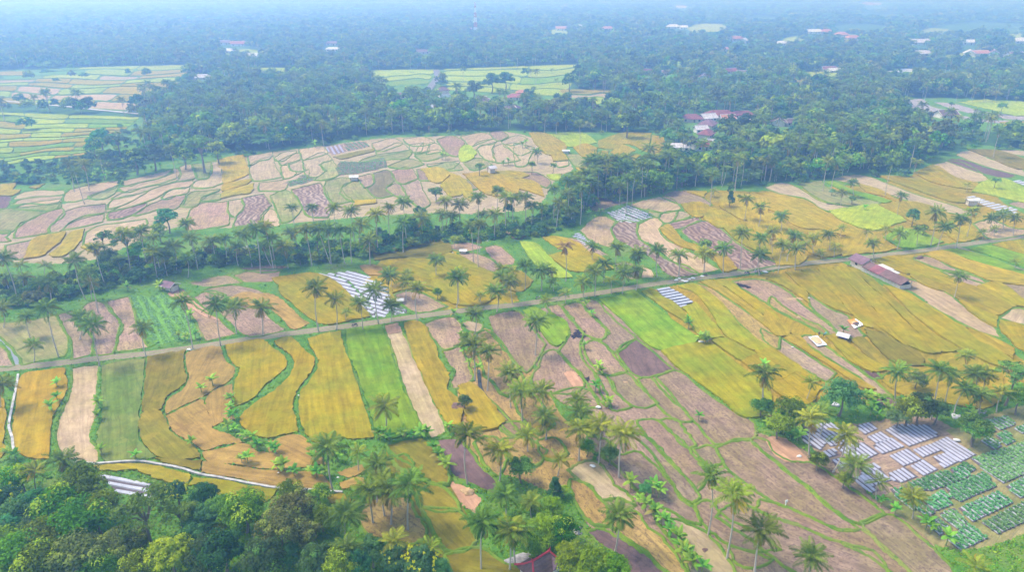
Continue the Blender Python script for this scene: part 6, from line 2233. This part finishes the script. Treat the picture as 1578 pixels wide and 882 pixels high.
# ------------------------------------------------------------------ tarpaulins with drying rice
def tarp(corners, label, mat, pile=None, fold=None, foldmat=None):
    W = [G(*p) for p in corners]
    c = sum(W, Vector()) / 4
    root = empty("drying_tarpaulin", (c.x, c.y, .3))
    tag(root, label, "tarpaulin")
    n = 10
    vs, fs, ff = [], [], []
    for i in range(n + 1):
        for j in range(n + 1):
            u, v = i / n, j / n
            p = (W[0] * (1 - u) + W[1] * u) * (1 - v) + (W[3] * (1 - u) + W[2] * u) * v - c
            e = (.18 if i in (0, n) or j in (0, n) else 0)
            vs.append((p.x, p.y, .06 + e + random.uniform(0, .05)))
    for i in range(n):
        for j in range(n):
            q = (i * (n + 1) + j, i * (n + 1) + j + 1, (i + 1) * (n + 1) + j + 1, (i + 1) * (n + 1) + j)
            (ff if fold and fold(i / n, j / n) else fs).append(q)
    m = MB()
    m.add(vs, fs)
    o = m.build("sheet", mat, root)
    o.modifiers.new("depth", 'SOLIDIFY').thickness = .03
    if ff:
        m = MB()
        m.add([(x, y, z + .012) for x, y, z in vs], ff)
        o = m.build("coloured_panel", foldmat, root)
        o.modifiers.new("depth", 'SOLIDIFY').thickness = .03
    for k, (u, v, sx, sy, sz, pm, nm) in enumerate(pile or ()):
        p = (W[0] * (1 - u) + W[1] * u) * (1 - v) + (W[3] * (1 - u) + W[2] * u) * v
        q = link(bpy.data.objects.new(nm, lump_mesh(nm, pm, 60 + k, .2)))
        q.location = (p.x, p.y, .38)
        q.scale = (sx, sy, sz)
        tag(q, {"grain_heap": "heap of threshed rice spread on the %s" % label.split(' tarpaulin')[0].replace('square ', '') + " sheet",
                "bundle": "brown bundle %s on the %s sheet" % (("nearest the edge", "second from edge", "third from edge")[k % 3], label.split(' tarpaulin')[0].replace('square ', ''))}[nm][:110], nm.replace('_', ' '))
GRAIN = simple_mat("threshed_rice", (.62, .42, .22), .9, .2, 3, .4)
BLUEW = simple_mat("pale_blue_sheet", (.66, .74, .86), .5, .08, 1)
WHITES = simple_mat("white_sheet", (.84, .82, .78), .5, .08, 1)
ORANGE = simple_mat("orange_sheet", (.85, .32, .06), .55, .12, 1)
tarp([(1245, 522.5), (1259, 520), (1274, 534.5), (1259, 536.5)], "pale blue-white tarpaulin with a rice heap between brown and yellow fields", BLUEW, [(.55, .4, 1.3, 2.3, .35, GRAIN, "grain_heap")])
tarp([(1305, 496), (1318, 494), (1331, 503), (1316, 509)], "orange and white tarpaulin at the end of the brown strip", WHITES,
     [(.45, .62, .8, .8, .5, STRAW_D, "bundle"), (.62, .55, .7, .6, .5, PAINT_DK, "bundle"), (.55, .5, .9, .9, .3, GRAIN, "grain_heap")], lambda u, v: v < .42 and u < .85, ORANGE)

# ------------------------------------------------------------------ two harvesters beside the blue-white sheet
def skin_mesh(name, verts, edges, radii, mat):
    me = bpy.data.meshes.new(name)
    me.from_pydata(verts, edges, [])
    o = bpy.data.objects.new(name, me)
    COL.objects.link(o)
    sm = o.modifiers.new("skin", 'SKIN')
    for i, r in enumerate(radii):
        me.skin_vertices[0].data[i].radius = (r, r)
    me.skin_vertices[0].data[0].use_root = True
    o.modifiers.new("sub", 'SUBSURF').levels = 1
    o.modifiers["sub"].render_levels = 1
    dg = bpy.context.evaluated_depsgraph_get()
    nm = bpy.data.meshes.new_from_object(o.evaluated_get(dg))
    bpy.data.objects.remove(o)
    nm.name = name
    nm.materials.clear()
    nm.materials.append(mat)
    nm.polygons.foreach_set("use_smooth", np.ones(len(nm.polygons), bool))
    return nm
SKIN = simple_mat("brown_skin", (.30, .17, .10), .6, .1, 5)
def person(px, py, rot, shirt, hat, label, bend=.5):
    p = G(px, py)
    s, c = math.sin(bend), math.cos(bend)
    def up(z, f=0.0, x=0.0):       # point on the bent trunk, z above the hip
        return (x, -z * s - f * c, .92 + z * c - f * s)
    V = [(0, 0, .92), up(.25), up(.48), up(.56), up(.66), up(.78),                         # 0-5 pelvis..head top
         up(.46, 0, .19), (.27, -.42 * s - .12, .92 + .20), (.24, -.42 * s - .34, .92 - .05),       # right arm
         up(.46, 0, -.19), (-.27, -.42 * s - .12, .92 + .20), (-.24, -.42 * s - .34, .92 - .05),
         (.10, 0, .86), (.12, -.06, .48), (.12, .02, .08), (.12, -.13, .04), (-.10, 0, .86), (-.12, -.02, .48), (-.12, .08, .08), (-.12, -.07, .04)]
    E = [(0, 1), (1, 2), (2, 3), (3, 4), (4, 5), (2, 6), (6, 7), (7, 8), (2, 9), (9, 10), (10, 11), (0, 12), (12, 13), (13, 14), (14, 15), (0, 16), (16, 17), (17, 18), (18, 19)]
    R = [.15, .14, .15, .06, .095, .08, .065, .048, .035, .065, .048, .035, .095, .065, .045, .04, .095, .065, .045, .04]
    root = link(bpy.data.objects.new("person", skin_mesh("person", V, E, R, SKIN)))
    root.location = (p.x, p.y, .32)
    root.rotation_euler.z = math.radians(rot)
    tag(root, label, "person")
    # shirt: a sleeve of cloth over trunk and upper arms; trousers over the legs
    sh = skin_mesh("shirt", [V[0], V[1], V[2], V[6], V[7], V[9], V[10]], [(0, 1), (1, 2), (2, 3), (3, 4), (2, 5), (5, 6)], [.165, .16, .165, .085, .068, .085, .068], shirt)
    link(bpy.data.objects.new("shirt", sh), root)
    tr = skin_mesh("trousers", [V[0], V[12], V[13], (.12, .0, .2), V[16], V[17], (-.12, .06, .2)], [(0, 1), (1, 2), (2, 3), (0, 4), (4, 5), (5, 6)], [.16, .11, .082, .07, .11, .082, .07], PAINT_DK)
    link(bpy.data.objects.new("trousers", tr), root)
    m = MB()
    q = Vector(V[5])
    n = 14
    vs = [(q.x, q.y, q.z + .16)] + [(q.x + .27 * math.cos(6.283 * k / n), q.y + .27 * math.sin(6.283 * k / n), q.z - .02) for k in range(n)]
    m.add(vs, [(0, k + 1, (k + 1) % n + 1) for k in range(n)] + [tuple(range(n, 0, -1))])
    m.build("hat", hat, root)
person(1268.5, 521.5, 60, simple_mat("teal_cloth", (.02, .35, .45), .8, .1, 4), simple_mat("teal_hat", (.02, .38, .48), .8, .1, 4), "stooping person in teal shirt and hat beside the blue-white tarpaulin", .6)
person(1261.5, 519.5, -30, simple_mat("maroon_cloth", (.25, .07, .08), .8, .1, 4), STRAW_D, "stooping person in maroon shirt behind the blue-white tarpaulin", .8)

# ------------------------------------------------------------------ motorbikes on the road and a white truck far off
def wheel_np(mb, c, R, w, axis_rot=0):
    n = 16
    vs, fs = [], []
    for i in range(n):
        a = 2 * math.pi * i / n
        for rr, y in ((R, -w), (R, w), (R * .72, w), (R * .72, -w)):
            vs.append((c[0] + rr * math.cos(a), c[1] + y, c[2] + rr * math.sin(a)))
    for i in range(n):
        j = (i + 1) % n
        for k in range(4):
            fs.append((i * 4 + k, j * 4 + k, j * 4 + (k + 1) % 4, i * 4 + (k + 1) % 4))
    mb.add(vs, fs)
def motorbike(px, py, rot, label, body):
    p = G(px, py)
    root = empty("motorbike", (p.x, p.y, .3), math.radians(rot))
    tag(root, label, "motorbike", "motorbikes parked on the dirt road")
    for x in (-.62, .62):
        m = MB()
        wheel_np(m, (x, 0, .29), .29, .05)
        w = m.build("wheel", RUBBER, root)
        h = MB()
        for k in range(6):
            a = k * math.pi / 3
            h.bar((x, 0, .29), (x + .21 * math.cos(a), 0, .29 + .21 * math.sin(a)), .015, 4)
        h.build("rim", METAL, w)
    m = MB()
    m.box((-.25, 0, .62), (.85, .24, .22), 0, .8)
    m.box((.1, 0, .42), (.5, .22, .16), 0, .9)
    m.box((.52, 0, .68), (.20, .30, .5), 0, .7)
    m.build("body", body, root)
    m = MB()
    m.box((-.28, 0, .78), (.75, .26, .11), 0, .9)
    m.build("seat", RUBBER, root)
    m = MB()
    m.bar((.62, 0, .29), (.46, 0, 1.0), .035, 6)
    m.build("fork", METAL, root)
    m = MB()
    m.bar((.45, -.33, 1.02), (.45, .33, 1.02), .022, 6)
    m.build("handlebar", METAL, root)
    m = MB()
    m.box((.63, 0, .86), (.1, .18, .14))
    m.build("headlight", SACK, root)
motorbike(547, 504.5, 200, "dark motorbike parked on the road beside the vivid green field", PAINT_DK)
motorbike(1086, 427.2, 10, "dark motorbike parked on the road between sack pile and ploughed ridges", PAINT_DK)
motorbike(1151, 423.5, 150, "dark blue motorbike on the road verge above the burnt patch", simple_mat("blue_paint", (.04, .05, .16), .35, .1, 3))
motorbike(1163.5, 421.5, 80, "white-fronted motorbike beside a trunk at the road bend", SACK)
motorbike(1169, 421.8, 100, "grey motorbike just right of the white-fronted one", METAL)
motorbike(829, 462.5, 30, "pale motorbike parked on the left side of the road by the palms", METAL)
def truck():
    p = G(205, 174.5)
    root = empty("truck", (p.x, p.y, .85), math.radians(5))
    tag(root, "white truck on the far footpath beside the light green terraces", "truck")
    m = MB()
    m.box((-1.2, 0, 2.0), (5.0, 2.3, 2.6))
    m.build("cargo_box", TOWER_W, root)
    m = MB()
    m.box((2.5, 0, 1.6), (1.9, 2.1, 2.0), 0, .86)
    c = m.build("cab", TOWER_W, root)
    g = MB()
    g.box((3.42, 0, 2.0), (.08, 1.7, .7))
    g.build("windscreen", DARK, c)
    for x in (-2.4, 2.3):
        for y in (-1.0, 1.0):
            m = MB()
            wheel_np(m, (x, y, .48), .48, .16)
            m.build("wheel", RUBBER, root)
truck()
# ------------------------------------------------------------------ labels: look first, then where it stands
def nth(i):
    return "%d%s" % (i, 'th' if 10 <= i % 100 <= 20 else {1: 'st', 2: 'nd', 3: 'rd'}.get(i % 10, 'th'))
PREG = {'far': ("in the far wooded belt", "coconut palms rising from the far woods"), 'belt': ("in the middle palm belt", "coconut palms of the middle belt"),
        'wood': ("along the woodland edge", "coconut palms along the woodland edge"), 'road': ("beside the dirt road", "coconut palms beside the dirt road"),
        'stream': ("along the dark stream", "coconut palms along the stream"), 'plot': ("around the striped garden", "coconut palms around the striped garden"),
        'fore': ("in the brown foreground", "coconut palms in the foreground")}
TREG = {'far': ("in the far woods", "trees of the far woods"), 'belt': ("in the middle palm belt", "low trees in the palm belt"), 'fore': ("in the near thicket", "trees of the near thicket"),
        'plot': ("by the striped garden", "trees by the striped garden"), 'mid': ("scattered among the fields", "trees scattered among the fields")}
def number(items, regs, cat):
    for reg in regs:
        rows = sorted([t for t in items if t[1] == reg], key=lambda t: t[2])
        cnt = {}
        for t in rows:
            cnt[t[3]] = cnt.get(t[3], 0) + 1
        seen = {}
        for t in rows:
            d = t[3]
            seen[d] = seen.get(d, 0) + 1
            where, grp = regs[reg]
            lab = "%s %s" % (d, where) if cnt[d] == 1 else "%s, %s from left %s" % (d, nth(seen[d]), where)
            tag(t[0], lab, cat, grp)
number([t[:4] for t in PALMS], PREG, "palm tree")
number(TREES, TREG, "tree")
BANANAS.sort(key=lambda t: t[1])
def bwhere(px, py):
    if py < 300: return "below the far woods"
    if py < 470: return "beyond the dirt road"
    if px < 480: return "in the left fields"
    if px > 1150: return "by the striped garden"
    if py > 660 and px < 760: return "around the olive foreground fields"
    if py > 700: return "in the brown foreground"
    return "along stream and bunds"
bn = {}
for o, px, py, s in BANANAS:
    d = "tall banana plant" if s > 1.15 else "small banana plant" if s < .88 else "banana plant"
    k = (d, bwhere(px, py))
    bn[k] = bn.get(k, 0) + 1
    tag(o, "%s with broad leaves, %s from left %s" % (d, nth(bn[k]), k[1]), "banana plant", "banana plants " + k[1])
